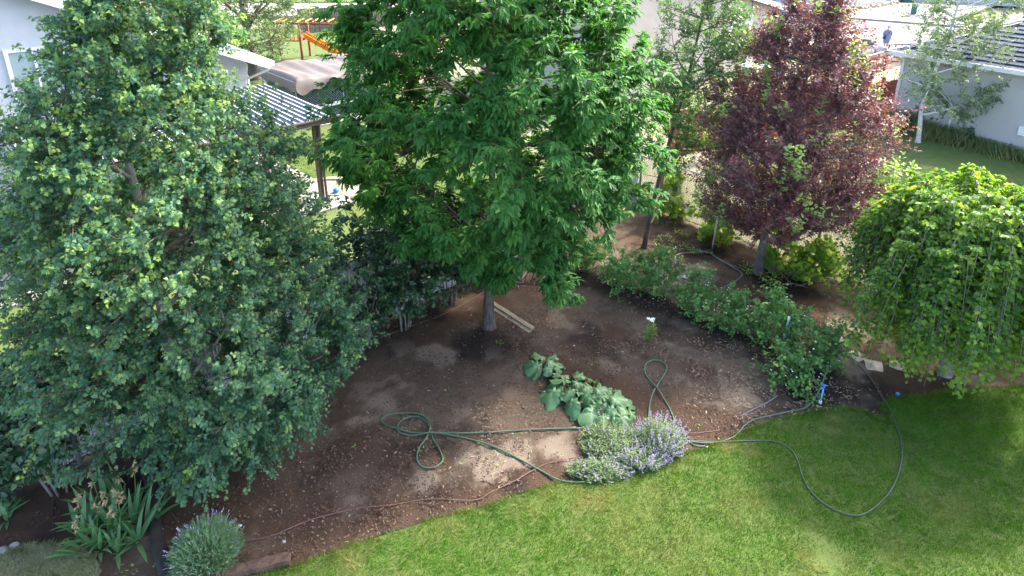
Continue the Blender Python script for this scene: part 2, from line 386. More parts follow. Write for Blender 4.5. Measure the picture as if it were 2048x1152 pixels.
M['dark_inside'] = surf('dark_inside', (.015, .03, .03), (.01, .08, .06), 2, .8)
M['orange'] = surf('orange', (.85, .20, .02), None, 3, .4)
M['yellow'] = surf('yellow', (.80, .42, .03), None, 3, .4)
M['red_stain'] = surf('red_stain', (.26, .085, .055), (.2, .06, .04), 5, .7)
M['sand'] = surf('sand', (.30, .24, .17), (.24, .19, .13), 5, .95, .4, 60)
M['green_box'] = surf('green_box', (.02, .11, .07), None, 4, .5)
M['grey_box'] = surf('grey_box', (.50, .53, .54), None, 4, .4)
M['car_white'] = surf('car_white', (.72, .72, .72), None, 2, .25, spec=.6)
M['rubber'] = surf('rubber', (.02, .02, .022), None, 6, .7)
M['black_metal'] = surf('black_metal', (.02, .02, .025), None, 6, .45)
M['skin'] = surf('skin', (.62, .38, .28), None, 6, .6)
M['dress'] = surf('dress', (.20, .24, .34), (.16, .20, .29), 14, .9)
M['hair'] = surf('hair', (.09, .045, .028), None, 20, .6)

# ------------------------------------------------------------------ plan of the place
def G2(pts): return [gp(x, y)[:2] for x, y in pts]
LAWN_EDGE_PX = [(430, 1190), (520, 1153), (590, 1136), (690, 1098), (850, 1046), (960, 1019), (1060, 985), (1130, 968), (1230, 950), (1340, 925), (1395, 902),
                (1450, 886), (1500, 862), (1545, 845), (1590, 835), (1640, 823), (1690, 819), (1728, 824), (1752, 838), (1776, 846), (1772, 830), (1764, 812), (1790, 800), (1850, 790), (1920, 785), (2000, 778), (2080, 772)]
LAWN_EDGE = crom(G2(LAWN_EDGE_PX), 4)
LAWN = [tuple(p) for p in LAWN_EDGE] + [(14.0, 9.6), (14.0, 2.0), (-4.5, 2.0)]
FL0, FL1 = gp(0, 998)[:2], gp(960, 553)[:2]
_d = (FL1 - FL0) / np.linalg.norm(FL1 - FL0)
FLdir = _d
FR0, FR1 = gp(1259, 401)[:2], gp(1660, 549)[:2]
FRdir = (FR1 - FR0) / np.linalg.norm(FR1 - FR0)
# corner where the two fences meet
_A = np.array([FLdir, -FRdir]).T; _t = np.linalg.solve(_A, FR0 - FL0); CORNER = FL0 + FLdir * _t[0]
HEDGE = G2([(1160, 560), (1250, 590), (1330, 620), (1420, 655), (1510, 690), (1600, 740), (1660, 765)])
MULCH_LINES = [(G2([(975, 672), (1060, 715), (1140, 745), (1220, 775), (1300, 810)]), .55), (G2([(700, 690), (830, 650), (960, 580)]), .9),
               (G2([(-50, 1020), (150, 1060), (420, 1000), (640, 1080)]), 1.5), (G2([(520, 1125), (720, 1050), (900, 1000), (1100, 940)]), .45),
               (G2([(640, 930), (720, 900), (860, 920)]), .55), (G2([(1500, 610), (1640, 620)]), .9), (G2([(1330, 830), (1450, 850)]), .5), (G2([(1280, 480), (1470, 520)]), .7), (G2([(1750,790),(1880,770)]), .7)]
COMP_LINES = [(HEDGE, .5), (G2([(1600, 790), (1690, 790), (1755, 810)]), .5), (G2([(950, 690), (1010, 700)]), .75), (G2([(1480, 530), (1580, 580)]), .5), (G2([(290, 960), (330, 930)]), .5), (G2([(1420,500),(1460,500)]), .4)]
DUST_SUN = [((985, 930), .55), ((930, 915), .35), ((850, 965), .3), ((1130, 905), .35), ((1010, 960), .3), ((1320, 565), .45), ((1390, 545), .5), ((1600, 640), .4), ((1690, 640), .45), ((1480, 790), .4), ((870, 700), .4), ((780, 810), .5), ((1215,520), .35), ((1340, 690), .3), ((1100,1010),.25), ((1700, 740), .3)]  # pale patches: dry soil, with sunlit spots painted into the colour
TRUNK = gp(978, 662)
def soil_z(x, y):
    x = np.asarray(x, float); y = np.asarray(y, float)
    z = (fbm(x, y, 1.3, 3, 3) - .5) * .06
    d = polydist(x, y, HEDGE); z = z + .10 * np.exp(-(d / .38) ** 2)
    dt = np.hypot(x - TRUNK[0], y - TRUNK[1]); z = z + .10 * np.exp(-(dt / .7) ** 2)
    z = np.where(inpoly(x, y, LAWN), -.10, z)
    return z
def S(px, py, dz=0.0):
    p = gp(px, py); p[2] = float(soil_z(p[0], p[1])) + dz; return p
def Sxy(x, y, dz=0.0): return np.array([x, y, float(soil_z(x, y)) + dz])

# ------------------------------------------------------------------ the setting
def quad_sheet(name, poly, z, mat, k='structure', th=.3):
    o = MB().prism([tuple(p[:2]) for p in poly], z - th, z).obj(name, mat); o["kind"] = k; return o
kind(MB().add([(-1500, -300, -.35), (1500, -300, -.35), (1500, 2500, -.35), (-1500, 2500, -.35)], [(0, 1, 2, 3)]).obj('ground', M['ground']), 'structure')
# garden soil, a fine uneven sheet
gx = np.arange(-10.5, 12.5, .065); gy = np.arange(3.0, 20.5, .065)
XX, YY = np.meshgrid(gx, gy)
ZZ = soil_z(XX, YY)
ZZ = np.where(ZZ > -.09, ZZ + (fbm(XX, YY, .25, 31, 4) - .5) * .075, ZZ)
def soft(lines, s):
    f = np.zeros(XX.shape)
    wob = (fbm(XX, YY, .8, 77, 4) - .5) * 1.2
    for pts, w in lines:
        d = polydist(XX, YY, pts); f = np.maximum(f, np.clip(1.15 - (d + wob * w) / w, 0, 1) * s)
    return f
mul = soft(MULCH_LINES, 1.0); cmp_ = soft(COMP_LINES, 1.0)
mul = np.maximum(mul, np.clip((fbm(XX, YY, .9, 211, 4) - .50) * 3.0, 0, .75))
cmp_ = np.maximum(cmp_, np.clip((fbm(XX, YY, .8, 321, 4) - .56) * 3.2, 0, .6))
dust_sun = np.zeros(XX.shape)
for (px, py), w in DUST_SUN:
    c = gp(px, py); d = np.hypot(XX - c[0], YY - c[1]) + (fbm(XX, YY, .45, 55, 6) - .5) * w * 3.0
    dust_sun = np.maximum(dust_sun, np.clip(1.1 - d / w, 0, 1))
dust_sun = np.maximum(dust_sun, np.clip((fbm(XX, YY, .45, 91, 6) - .56) * 4.0, 0, .4))
mul = mul * (1 - .8 * dust_sun); cmp_ = cmp_ * (1 - .8 * dust_sun)
ny, nx = XX.shape
idx = np.arange(nx * ny).reshape(ny, nx)
F = np.stack([idx[:-1, :-1], idx[:-1, 1:], idx[1:, 1:], idx[1:, :-1]], -1).reshape(-1, 4)
# keep the garden side of the fences only
fx = XX[:-1, :-1].ravel() + .03; fy = YY[:-1, :-1].ravel() + .03
nL = np.array([-FLdir[1], FLdir[0]]); nR = np.array([-FRdir[1], FRdir[0]])
keep = (((fx - FL0[0]) * nL[0] + (fy - FL0[1]) * nL[1]) < .06) & (((fx - FR0[0]) * nR[0] + (fy - FR0[1]) * nR[1]) < .06)
V = np.stack([XX.ravel(), YY.ravel(), ZZ.ravel()], 1)
so_ = mobj('garden_soil', V, F[keep], M['soil'], None, True, {'mulch': mul.ravel(), 'compost': cmp_.ravel(), 'dusty_sunlit': dust_sun.ravel()}, origin=(0, 0, 0)); kind(so_, 'structure')
kind(MB().prism(LAWN, -.3, .015).obj('lawn', M['lawn_base']), 'structure')

def blades(name, pts, h, w, mat, tilt=.6, label=None, cat=None, dry=None, seed=1, parent=None):
    """one bent triangle pair per blade"""
    r = np.random.default_rng(seed); n = len(pts); P = np.asarray(pts, float)
    az = r.uniform(0, 2 * np.pi, n); side = np.stack([np.cos(az), np.sin(az), np.zeros(n)], 1)
    flow = (fbm(P[:, 0], P[:, 1], .35, 5, 2) * 14)
    ta = flow + r.normal(0, 1.0, n); tl = np.abs(r.normal(tilt, tilt * .5, n))
    hh = h * r.uniform(.55, 1.25, n) * (.55 + .9 * fbm(P[:, 0], P[:, 1], .16, 23, 3))
    tip = P + np.stack([np.cos(ta) * tl * hh, np.sin(ta) * tl * hh, hh], 1)
    ww = (w * r.uniform(.7, 1.3, n))[:, None]
    V = np.stack([P - side * ww / 2, P + side * ww / 2, tip], 1).reshape(-1, 3)
    F = np.arange(3 * n).reshape(n, 3)
    at_ = {'dry': np.repeat(dry if dry is not None else np.zeros(n), 3)}
    o = mobj(name, V, F, mat, parent, False, at_); tag(o, label, cat, kind='stuff'); return o
def scatter_poly(poly, n, seed, box=None):
    r = np.random.default_rng(seed); P = np.array([p[:2] for p in poly]); lo, hi = P.min(0), P.max(0)
    if box: lo = np.maximum(lo, box[0]); hi = np.minimum(hi, box[1])
    out = []
    m = 0
    while m < n:
        q = r.uniform(lo, hi, (n, 2)); q = q[inpoly(q[:, 0], q[:, 1], poly)]; out.append(q); m += len(q)
        if len(q) == 0: break
    return np.concatenate(out)[:n]
q = scatter_poly(LAWN, 270000, 3, ((-4.5, 4.3), (10.5, 10.2)))
edge = polydist(q[:, 0], q[:, 1], LAWN_EDGE)
qd = np.zeros(len(q))
for (px, py), w in [((1360, 915), .30), ((1500, 905), .22), ((1665, 838), .20), ((1668, 865), .16), ((1640, 1105), .40), ((1250, 1060), .7), ((1180, 1000), .4), ((1610, 1150), .5), ((1080, 1010), .35), ((1300, 1000), .5), ((1455, 895), .25), ((1800, 1100), .45), ((1350, 1110), .5), ((1480, 1010), .5), ((1900, 1010), .5), ((700, 1120), .35), ((900, 1050), .3)]:
    c = gp(px, py); d = np.hypot((q[:, 0] - c[0]) * .8, q[:, 1] - c[1]) + (fbm(q[:, 0], q[:, 1], .3, 9, 4) - .5) * w * 1.9
    qd = np.maximum(qd, np.clip(1.05 - d / w, 0, 1) * (.95 if w < .42 else .5))
bare = np.zeros(len(q))
for (px, py), w in [((1640, 1090), .22), ((1650, 1120), .2), ((1668, 866), .08)]:
    c = gp(px, py); d = np.hypot(q[:, 0] - c[0], q[:, 1] - c[1]) + (fbm(q[:, 0], q[:, 1], .15, 19, 3) - .5) * w * 1.5; bare = np.maximum(bare, np.clip(1.2 - d / w, 0, .8))
k = (RNG.uniform(0, 1, len(q)) > bare) & (edge > RNG.uniform(-.01, .03, len(q)))
q, qd, edge = q[k], qd[k], edge[k]
blades('lawn_grass', np.c_[q, np.full(len(q), .012)], .045, .0075, M['grass'], .75, 'mown green lawn curving round the garden bed', 'grass', qd, 4)
# ragged fringe hanging over the bed
ep = np.array(crom(LAWN_EDGE, 30)); m_ = 9000
ii = RNG.integers(0, len(ep), m_); fr = ep[ii] + RNG.normal(0, .025, (m_, 2))
blades('lawn_fringe', np.c_[fr, np.full(m_, .0)], .06, .008, M['grass'], .9, 'ragged fringe of longer grass along the lawn edge', 'grass', RNG.uniform(0, .5, m_), 6)

# neighbouring yards, drives and the street
FLfar = FL0 - FLdir * 14
left_yard = [FLfar + nL * .12, CORNER + nL * .12, CORNER + nL * 26 + FLdir * 4, FLfar + nL * 26]
quad_sheet('neighbour_lawn', left_yard, -.005, M['lawn_base'])
cR = CORNER + nR * .12
right_yard = [cR, cR + FRdir * 30, cR + FRdir * 30 + nR * 16, cR + nR * 16]
quad_sheet('side_lawn', right_yard, -.009, M['lawn_base'])
ly = scatter_poly([gp(560, 300)[:2], gp(800, 240)[:2], CORNER + nL * .3, FL0 + FLdir * 8 + nL * .3], 40000, 12)
blades('neighbour_grass', np.c_[ly, np.zeros(len(ly))], .07, .013, M['grass_far'], .8, 'bright green grass of the neighbouring yard under the big tree', 'grass', np.clip(1.2 - np.hypot(ly[:, 0] - gp(700, 420)[0], ly[:, 1] - gp(700, 420)[1]) / 1.6, 0, .7) * RNG.uniform(.3, 1, len(ly)), 13)
ry = scatter_poly([cR + FRdir * .5, cR + FRdir * 13, cR + FRdir * 13 + nR * 11, cR + nR * 9], 40000, 14)
blades('side_grass', np.c_[ry, np.zeros(len(ry))], .07, .015, M['grass_dull'], .8, 'dull green grass of the yard beyond the weeping tree', 'grass', None, 15)
# street on the right, crossing behind the houses
def street_strip(name, pxl, z, mat): return quad_sheet(name, [gp(x, y)[:2] for x, y in pxl], z, mat, th=.2)
street_strip('street', [(1500, 92), (1640, 112), (2300, 200), (2300, 86), (1700, 38), (1400, 12)], -.02, M['asphalt'])
street_strip('sidewalk', [(1400, 10), (1700, 37), (2300, 84), (2300, 70), (1700, 26), (1400, 0)], .10, M['concrete'])
street_strip('driveway', [(1560, 14), (1702, 25.5), (1900, 42), (1990, 10), (1800, 2), (1640, 6)], .06, M['concrete'])
street_strip('dry_verge', [(1690, 180), (1830, 190), (1830, 112), (1720, 112)], -.02, M['drygrass'])
street_strip('near_kerb', [(1450, 88), (1640, 116), (1820, 142), (1820, 128), (1640, 108), (1500, 86)], .0, M['concrete'])
street_strip('far_street', [(300, 30), (1000, 30), (1000, 5), (300, 5)], -.05, M['concrete'])
street_strip('far_verge', [(300, 3), (1100, 4), (1100, -20), (300, -20)], -.01, M['lawn_base'])
street_strip('play_lawn', [(380, 150), (760, 150), (800, 62), (380, 55)], -.004, M['lawn_base'])

# ------------------------------------------------------------------ fences
def wire_net(mb, a, b, h, pitch, r=.0022, off=(0, 0)):
    L = np.linalg.norm(b - a); d = (b - a) / L; n = int(L / pitch)
    for i in range(-int(h / pitch), n):
        for sgn in (0, 1):
            s0 = i * pitch; z0, z1 = (.03, h) if sgn == 0 else (h, .03)
            s1 = s0 + h
            def cl(s): return z0 + (z1 - z0) * (s - s0) / (s1 - s0)
            t0, t1 = max(s0, 0), min(s1, L)
            if t1 - t0 < .02: continue
            p0 = a + d * t0; p1 = a + d * t1
            mb.tube([(p0[0] + off[0], p0[1] + off[1], cl(t0)), (p1[0] + off[0], p1[1] + off[1], cl(t1))], r, 3, False)
def chain_fence(name, label, a, b, h, pitch, slat_mat, nrm, wpitch):
    t = thing(name, label, 'fence', (a[0], a[1], 0)); L = np.linalg.norm(b - a); d = (b - a) / L; d3 = np.array([d[0], d[1], 0]); n3 = np.array([nrm[0], nrm[1], 0])
    me = MB().box((0, 0, h / 2), d3 * pitch * .43, n3 * .004, UP * (h - .1) / 2).mesh('slat', slat_mat)
    n = int(L / pitch)
    for i in range(n):
        p = a + d * (i + .5) * pitch
        inst('slat', me, (p[0], p[1], .03 + random.uniform(-.012, .012)), t, (0, 0, random.uniform(-.05, .05)))
    s = 0; pm = MB().lathe((0, 0, -.1), [(.034, 0), (.034, h + .14), (.042, h + .15), (.03, h + .19), (.004, h + .2)], 10).mesh('post', M['galvanised'])
    while s <= L + .01:
        p = a + d * s - nrm * .055; inst('post', pm, (p[0], p[1], 0), t); s += 2.6
    r = MB(); r.tube([(*(a - nrm * .02), h), (*(b - nrm * .02), h)], .021, 8); r.obj('top_rail', M['galvanised'], t, True)
    w = MB(); wire_net(w, a, b, h - .02, wpitch, .0028, tuple(-nrm * .012)); w.obj('wire_mesh', M['wire'], t)
    return t
chain_fence('chain_fence', 'chain-link fence with white slats behind the leafy trees on the left', FL0 - FLdir * 1.6, CORNER, 1.7, .062, M['slat_white'], nL, .085)
chain_fence('chain_fence', 'chain-link fence with cream slats behind the purple tree and grapevines', CORNER + FRdir * .08, CORNER + FRdir * 12.0, 1.55, .085, M['slat_cream'], nR, .085)

def board_fence(name, label, a, b, h, w, mat, frame=None, top=None):
    t = thing(name, label, 'fence', (a[0], a[1], 0)); L = np.linalg.norm(b - a); d = (b - a) / L; d3 = np.array([d[0], d[1], 0]); n3 = np.array([d[1], -d[0], 0])
    n = int(L / w); me = MB().box((0, 0, h / 2), d3 * w * .47, n3 * .011, UP * h / 2).mesh('board', mat)
    for i in range(n):
        p = a + d * (i + .5) * w; inst('board', me, (p[0], p[1], random.uniform(0, .02)), t)
    s = 0; pm = MB().box((0, 0, (h + .08) / 2), d3 * .05, n3 * .05, UP * (h + .08) / 2).mesh('post', frame or mat)
    while s <= L + .01:
        p = a + d * min(s, L) + n3[:2] * .063; inst('post', pm, (p[0], p[1], 0), t); s += 2.4
    for z in (.35, h - .25):
        m = MB(); m.bar((*(a + n3[:2] * .035), z), (*(b + n3[:2] * .035), z), .04, .09); m.obj('rail', frame or mat, t)
    if top: m = MB(); m.bar((*a, h + .035), (*b, h + .035), .14, .03); m.obj('cap_rail', top, t)
    return t
ra, rb = gp(1335, 316)[:2], gp(1748, 240)[:2]
board_fence('board_fence', 'red-stained board fence behind the purple-leaved tree', ra, rb, 1.75, .145, M['red_wood'])
# gate closing the red fence against the house
gt = thing('fence_gate', 'red-stained board gate beside the corner of the white house', 'gate', (*rb, 0))
ga, gb = gp(1752, 240)[:2], gp(1783, 234)[:2]
gd = (gb - ga) / np.linalg.norm(gb - ga); gn = np.array([gd[1], -gd[0]])
gm = MB().box((0, 0, .85), (gd[0] * .065, gd[1] * .065, 0), (gn[0] * .011, gn[1] * .011, 0), UP * .82).mesh('board', M['red_wood'])
s = .08
while s < np.linalg.norm(gb - ga): p = ga + gd * s; inst('board', gm, (*p, .04), gt); s += .14
for z in (.3, 1.45): MB().bar((*(ga + gn * .035), z), (*(gb + gn * .035), z), .04, .1).obj('brace', M['red_wood'], gt)
MB().box((*(ga - gd * .02), .95), (gd[0] * .06, gd[1] * .06, 0), (gn[0] * .06, gn[1] * .06, 0), UP * .95).obj('post', M['red_wood'], gt)
board_fence('board_fence', 'pale unpainted board fence with red posts in front of the street', gp(1728, 152)[:2], gp(1800, 130)[:2], 1.1, .15, M['raw_wood'], M['red_stain'], M['raw_wood'])
board_fence('board_fence', 'weathered dark board fence beyond the orange slide', gp(600, 66)[:2], gp(790, 52)[:2], 1.8, .18, M['grey_wood'], None, M['raw_wood'])

# ------------------------------------------------------------------ houses
def wall_quadpts(base, d, n, s0, s1, z0, z1, t0=0.0, th=.2): pass
def house_left():
    C = gp(655, 404); t = thing('house', 'pale blue-white stucco house behind the leafy tree on the left', 'house', C + E1 * -6 - E2 * 8)
    def P(s, tt, z=0): return C + E1 * s - E2 * tt + UP * z
    def prism_wall(name, s0, s1, t0, t1, z1, mat): MB().prism([P(s0, t0)[:2], P(s1, t0)[:2], P(s1, t1)[:2], P(s0, t1)[:2]], -.1, z1).obj(name, mat, t)
    # gable wall A : top follows the rake
    def gable(name, s0, s1, tt, th, zf, mat):
        V = [P(s0, tt, -.1), P(s1, tt, -.1), P(s1, tt, zf(s1)), P(s0, tt, zf(s0))]; V += [v - E2 * th for v in V]
        MB().add(V, [(0, 1, 2, 3), (7, 6, 5, 4), (0, 4, 5, 1), (1, 5, 6, 2), (2, 6, 7, 3), (3, 7, 4, 0)]).obj(name, mat, t)
    pl = P(0, 5.9); nrm = E2
    q0 = on_plane(541, 130, P(0, 5.4), nrm); q1 = on_plane(85, -3, P(0, 5.4), nrm)
    s0 = np.dot(q0 - C, E1); s1 = np.dot(q1 - C, E1); sl_ = (q1[2] - q0[2]) / (s1 - s0)
    zf = lambda s: q0[2] + sl_ * (s - s0) - .12
    sc = np.dot(on_plane(133, 60, pl, nrm) - C, E1)
    gable('wall', sc - 8, sc, 5.9, .6, zf, M['stucco_blue'])
    gable('wall', sc + .003, s0 - .45, 6.5, .6, zf, M['stucco_blue'])
    # roof slab with white rake board
    a, b = P(s0, 5.4, q0[2] + .02), P(sc - 8.5, 5.4, zf(sc - 8.5) + .14)
    V = [a, b, b - E2 * 9, a - E2 * 9]; V += [v + UP * .12 for v in V]
    MB().add(V, [(3, 2, 1, 0), (4, 5, 6, 7), (0, 1, 5, 4), (1, 2, 6, 5), (2, 3, 7, 6), (3, 0, 4, 7)]).obj('roof', M['shingle'], t)
    MB().bar(a + E2 * .03 - UP * .02, b + E2 * .03 - UP * .02, .05, .26).obj('rake_board', M['white_paint'], t)
    # window
    wc = [on_plane(x, y, pl, nrm) for x, y in ((4, 100), (42, 92), (52, 184), (18, 186))]
    sl0, sl1 = np.dot(wc[0] - C, E1), np.dot(wc[0] - C, E1) + 1.35; z1 = wc[0][2]; z0 = z1 - 1.45
    win = MB()
    for (x0, x1, y0, y1) in ((sl0, sl0 + .1, z0, z1), (sl1 - .1, sl1, z0, z1), (sl0 + .1, sl1 - .1, z1 - .1, z1), (sl0 + .1, sl1 - .1, z0, z0 + .1), ((sl0 + sl1) / 2 - .03, (sl0 + sl1) / 2 + .03, z0 + .1, z1 - .1)):
        c = P((x0 + x1) / 2, 5.87, (y0 + y1) / 2); win.box(c, E1 * (x1 - x0) / 2, E2 * .05, UP * (y1 - y0) / 2)
    wo_ = win.obj('window', M['white_paint'], t)
    MB().box(P((sl0 + sl1) / 2, 5.885, (z0 + z1) / 2), E1 * (sl1 - sl0 - .19) / 2, E2 * .02, UP * (z1 - z0 - .19) / 2).obj('pane', M['glass_blind'], wo_)
    # gutter closing the low end of the rake, with its downspout
    g = MB(); a, b = P(s0 + .07, 5.36, q0[2] + .03), P(s0 + .07, 14.2, q0[2] + .03)
    g.bar(a, b, .13, .15); g.bar(a + UP * .085 + E1 * .02, b + UP * .085 + E1 * .02, .12, .03); g.obj('gutter', M['white_paint'], t)
    z = q0[2]; dsp = crom([P(s0 - .02, 5.55, z - .06), P(s0 - .05, 5.6, z - .2), P(s0 - .45, 6.3, z - .55), P(s0 - .5, 6.42, z - .75), P(s0 - .5, 6.42, .1)], 4)
    MB().tube(dsp, .045, 8).obj('downspout', M['cream_pipe'], t, True)
    return C
C0 = house_left()
def patio_cover():
    C = gp(655, 404); t = thing('patio_cover', 'brown-posted patio cover with white-ribbed dark roof in the neighbouring yard', 'patio cover', C)
    def P(s, tt, z=0): return C + E1 * s - E2 * tt + UP * z
    zr = 2.62; cn = gp(676, 232, zr); s0 = np.dot(cn - C, E1); t0 = -np.dot(cn - C, E2); sN, tN = s0 - 7.5, t0 + 5.4
    MB().box(P((s0 + sN) / 2, (t0 + tN) / 2, zr - .02), E1 * (s0 - sN) / 2, E2 * (tN - t0) / 2, UP * .015).obj('roof_pan', M['pan_blue'], t)
    rm = MB().box((0, 0, 0), E1 * .024, E2 * (tN - t0 - .02) / 2, UP * .012).mesh('roof_rib', M['rib_white'])
    s = s0 - .03
    while s > sN: inst('roof_rib', rm, P(s, (t0 + tN) / 2, zr + .006), t); s -= .205
    g = MB(); g.bar(P(s0 + .03, t0 - .06, zr - .03), P(sN, t0 - .06, zr - .03), .11, .17); g.bar(P(s0 + .03, t0 - .13, zr + .03), P(sN, t0 - .13, zr + .03), .03, .03); g.bar(P(s0 + .03, t0 - .125, zr - .08), P(sN, t0 - .125, zr - .08), .02, .03)
    g.obj('gutter_beam', M['brown_metal'], t)
    for sp_ in (0.0, -3.6, -7.0):
        p = MB(); b = P(sp_ - .1, .1)
        p.box(b + UP * 1.27, E1 * .045, E2 * .085, UP * 1.27)
        for o in (-.07, 0, .07): p.box(b + E2 * o - E1 * .055 + UP * 1.27, E1 * .012, E2 * .022, UP * 1.26)
        p.box(b + UP * .04, E1 * .1, E2 * .12, UP * .04)
        p.obj('post', M['brown_metal'], t)
    p = MB(); b = P(.02, -.02); p.tube(crom([b + UP * 2.5, b + UP * 2.35 - E1 * .05, b + UP * .3 - E1 * .03, b + UP * .1 - E1 * .02, b + E2 * .18 + UP * .06], 5), .042, 8); p.obj('downspout', M['brown_metal'], t, True)
    sb = MB().prism([P(.55, -.65)[:2], P(.35, 5.4)[:2], P(-8, 5.4)[:2], P(-8, -.5)[:2]], -.2, .07).obj('patio_slab', M['concrete']); kind(sb, 'structure')
    # round sand box with kerb
    c = P(.35, .75); k = thing('sand_pit', 'round kerbed sand pit beside the brown patio post', 'sand pit', c)
    ring = MB(); n = 40; ro, ri = 1.02, .84
    for j in range(n):
        a0, a1 = 2 * math.pi * j / n - .6, 2 * math.pi * (j + 1) / n - .6
        if j > 27: continue
        pl = [c[:2] + np.array([math.cos(a), math.sin(a)]) * r for a, r in ((a0, ri), (a0, ro), (a1, ro), (a1, ri))]
        ring.prism(pl, -.02, .10)
    ring.obj('kerb', M['concrete_path'], k)
    MB().prism([c[:2] + np.array([math.cos(2 * math.pi * j / 24), math.sin(2 * math.pi * j / 24)]) * .85 for j in range(24)], -.05, .045).obj('sand', M['sand'], k)
    bl = gp(673, 389); ball = MB().lathe((bl[0], bl[1], .05), [(.005, 0), (.05, .01), (.085, .045), (.095, .09), (.085, .135), (.05, .17), (.005, .18)], 14).obj('ball', M['blue_plastic'], None, True)
    tag(ball, 'small blue ball lying in the sand pit', 'ball')
patio_cover()
def path_strip():
    kind(MB().prism(G2([(560, 268), (700, 243), (800, 222), (800, 214), (690, 234), (556, 256)]), -.1, .06).obj('edging_path', M['concrete_path']), 'structure')
    kind(MB().prism(G2([(560, 258), (700, 234), (800, 214), (800, 204), (690, 224), (556, 240)]), -.1, .02).obj('gravel_strip', M['pale_rock']), 'structure')
path_strip()
def kennel():
    K = gp(592, 187, 1.5); K[2] = 0; t = thing('dog_kennel', 'chain-link kennel under a grey-brown tarp beyond the patio cover', 'kennel', K); w, d, h = 4.2, 3.4, 1.95
    def P(s, tt, z): return K + E1 * s - E2 * tt + UP * z
    # draped tarp as a grid with folds
    nu, nv = 40, 30; V = []; F = []
    for j in range(nv + 1):
        for i in range(nu + 1):
            s = -.25 + (w + .5) * i / nu; q = -.3 + (d + .6) * j / nv
            z = h + .12 + .06 * math.sin(3 * s + q) + .02 * math.sin(11 * s)
            ov = max(0, -q) + 0.0; ovs = max(0, -s)
            if q < 0: z = h + .08 - (-q) * (1.15 + .75 * math.sin(2.2 * s + .6) + .3 * math.sin(7 * s)) ; q = q * .35 - .03
            if s < 0: z = min(z, h + .05 - (-s) * (1.7 + .2 * math.sin(5 * q))); s = s * .25
            V.append(P(s, q, z)); 
    for j in range(nv):
        for i in range(nu):
            a = j * (nu + 1) + i; F.append((a, a + 1, a + nu + 2, a + nu + 1))
    mobj('tarp', np.array(V), F, M['tarp'], t, True)
    for s, q in ((0, 0), (w / 2, 0), (w, 0), (0, d), (w, d)): MB().tube([P(s, q, 0), P(s, q, h)], .028, 8).obj('post', M['galvanised'], t)
    for (s0, q0, s1, q1) in ((0, 0, w, 0), (0, 0, 0, d), (w, 0, w, d)):
        m = MB()
        for z in (.08, h * .42, h): m.tube([P(s0, q0, z), P(s1, q1, z)], .022, 6)
        m.obj('rail', M['galvanised'], t)
        a, b = P(s0, q0, 0)[:2], P(s1, q1, 0)[:2]
        m = MB(); wire_net(m, a, b, h, .11, .006); m.obj('wire_mesh', M['galvanised'], t)
    MB().box(P(w / 2, -.02, h * .40), E1 * w / 2 * .98, E2 * .02, UP * .07).obj('cross_board', M['grey_box'], t)
    MB().prism([P(.1, .6, 0)[:2], P(w - .1, .6, 0)[:2], P(w - .1, d - .2, 0)[:2], P(.1, d - .2, 0)[:2]], 0, 1.6).obj('dark_block', M['dark_inside'], t)  # solid dark block put in as the kennel's dark inside
kennel()
def playset():
    B = gp(628, 122); t = thing('playset', 'wooden swing and climbing frame with orange slide near the tarped kennel', 'playset', B)
    def P(x, y, z): return B + np.array([x, y, z])
    for x, y in ((-2.6, 0), (-.7, 0), (-2.6, 1.6), (-.7, 1.6)): MB().bar(P(x, y, 0), P(x, y, 2.3), .12, .12, np.array([0, 1, 0])).obj('post', M['red_stain'], t)
    for x, y in ((1.7, 0), (1.7, 1.4)): MB().bar(P(x + .25, y, 0), P(x, y, 2.4), .14, .14, np.array([0, 1, 0])).obj('post', M['red_stain'], t)
    for y in (0.0, 1.4): MB().bar(P(-2.8, y, 2.35), P(1.9, y, 2.25), .09, .14).obj('beam', M['red_stain'], t)
    for k in range(9): MB().tube([P(-2.2 + k * .47, 0, 2.42), P(-2.2 + k * .47, 1.4, 2.42)], .03, 6).obj('rung', M['yellow'], t)
    MB().box(P(-1.65, .8, 1.25), (1.0, 0, 0), (0, .8, 0), (0, 0, .04)).obj('deck', M['red_stain'], t)
    for k in range(8): MB().box(P(-2.5 + k * .24, -.02, 1.65), (.05, 0, 0), (0, .015, 0), (0, 0, .38)).obj('baluster', M['yellow'], t)
    m = MB()
    for k in range(12):
        a = k / 12; b = (k + 1) / 12
        f = lambda u: P(-.65 + u * 2.5, .5, 1.35 * (1 - u) ** 1.15 + .15)
        p, q = f(a), f(b); m.add([p, q, q + np.array([0, .6, 0]), p + np.array([0, .6, 0])], [(0, 1, 2, 3)])
        for yy in (0, .6):
            o = np.array([0, yy, 0]); e = np.array([0, .04, 0]); m.add([p + o - UP * .16, q + o - UP * .16, q + o + UP * .16, p + o + UP * .16, p + o + e - UP * .16, q + o + e - UP * .16, q + o + e + UP * .16, p + o + e + UP * .16], [(0, 1, 2, 3), (7, 6, 5, 4), (3, 2, 6, 7), (1, 0, 4, 5)])
    m.obj('slide', M['orange'], t)
    MB().bar(P(1.3, -.05, 1.35), P(1.3, -.05, 2.2), .22, .05).obj('panel', M['yellow'], t)
    MB().lathe(P(1.75, -.2, 1.75), [(.01, 0), (.1, .06), (.13, .15), (.1, .24), (.01, .3)], 10).obj('swing_ball', M['red_plastic'], t, True)
playset()

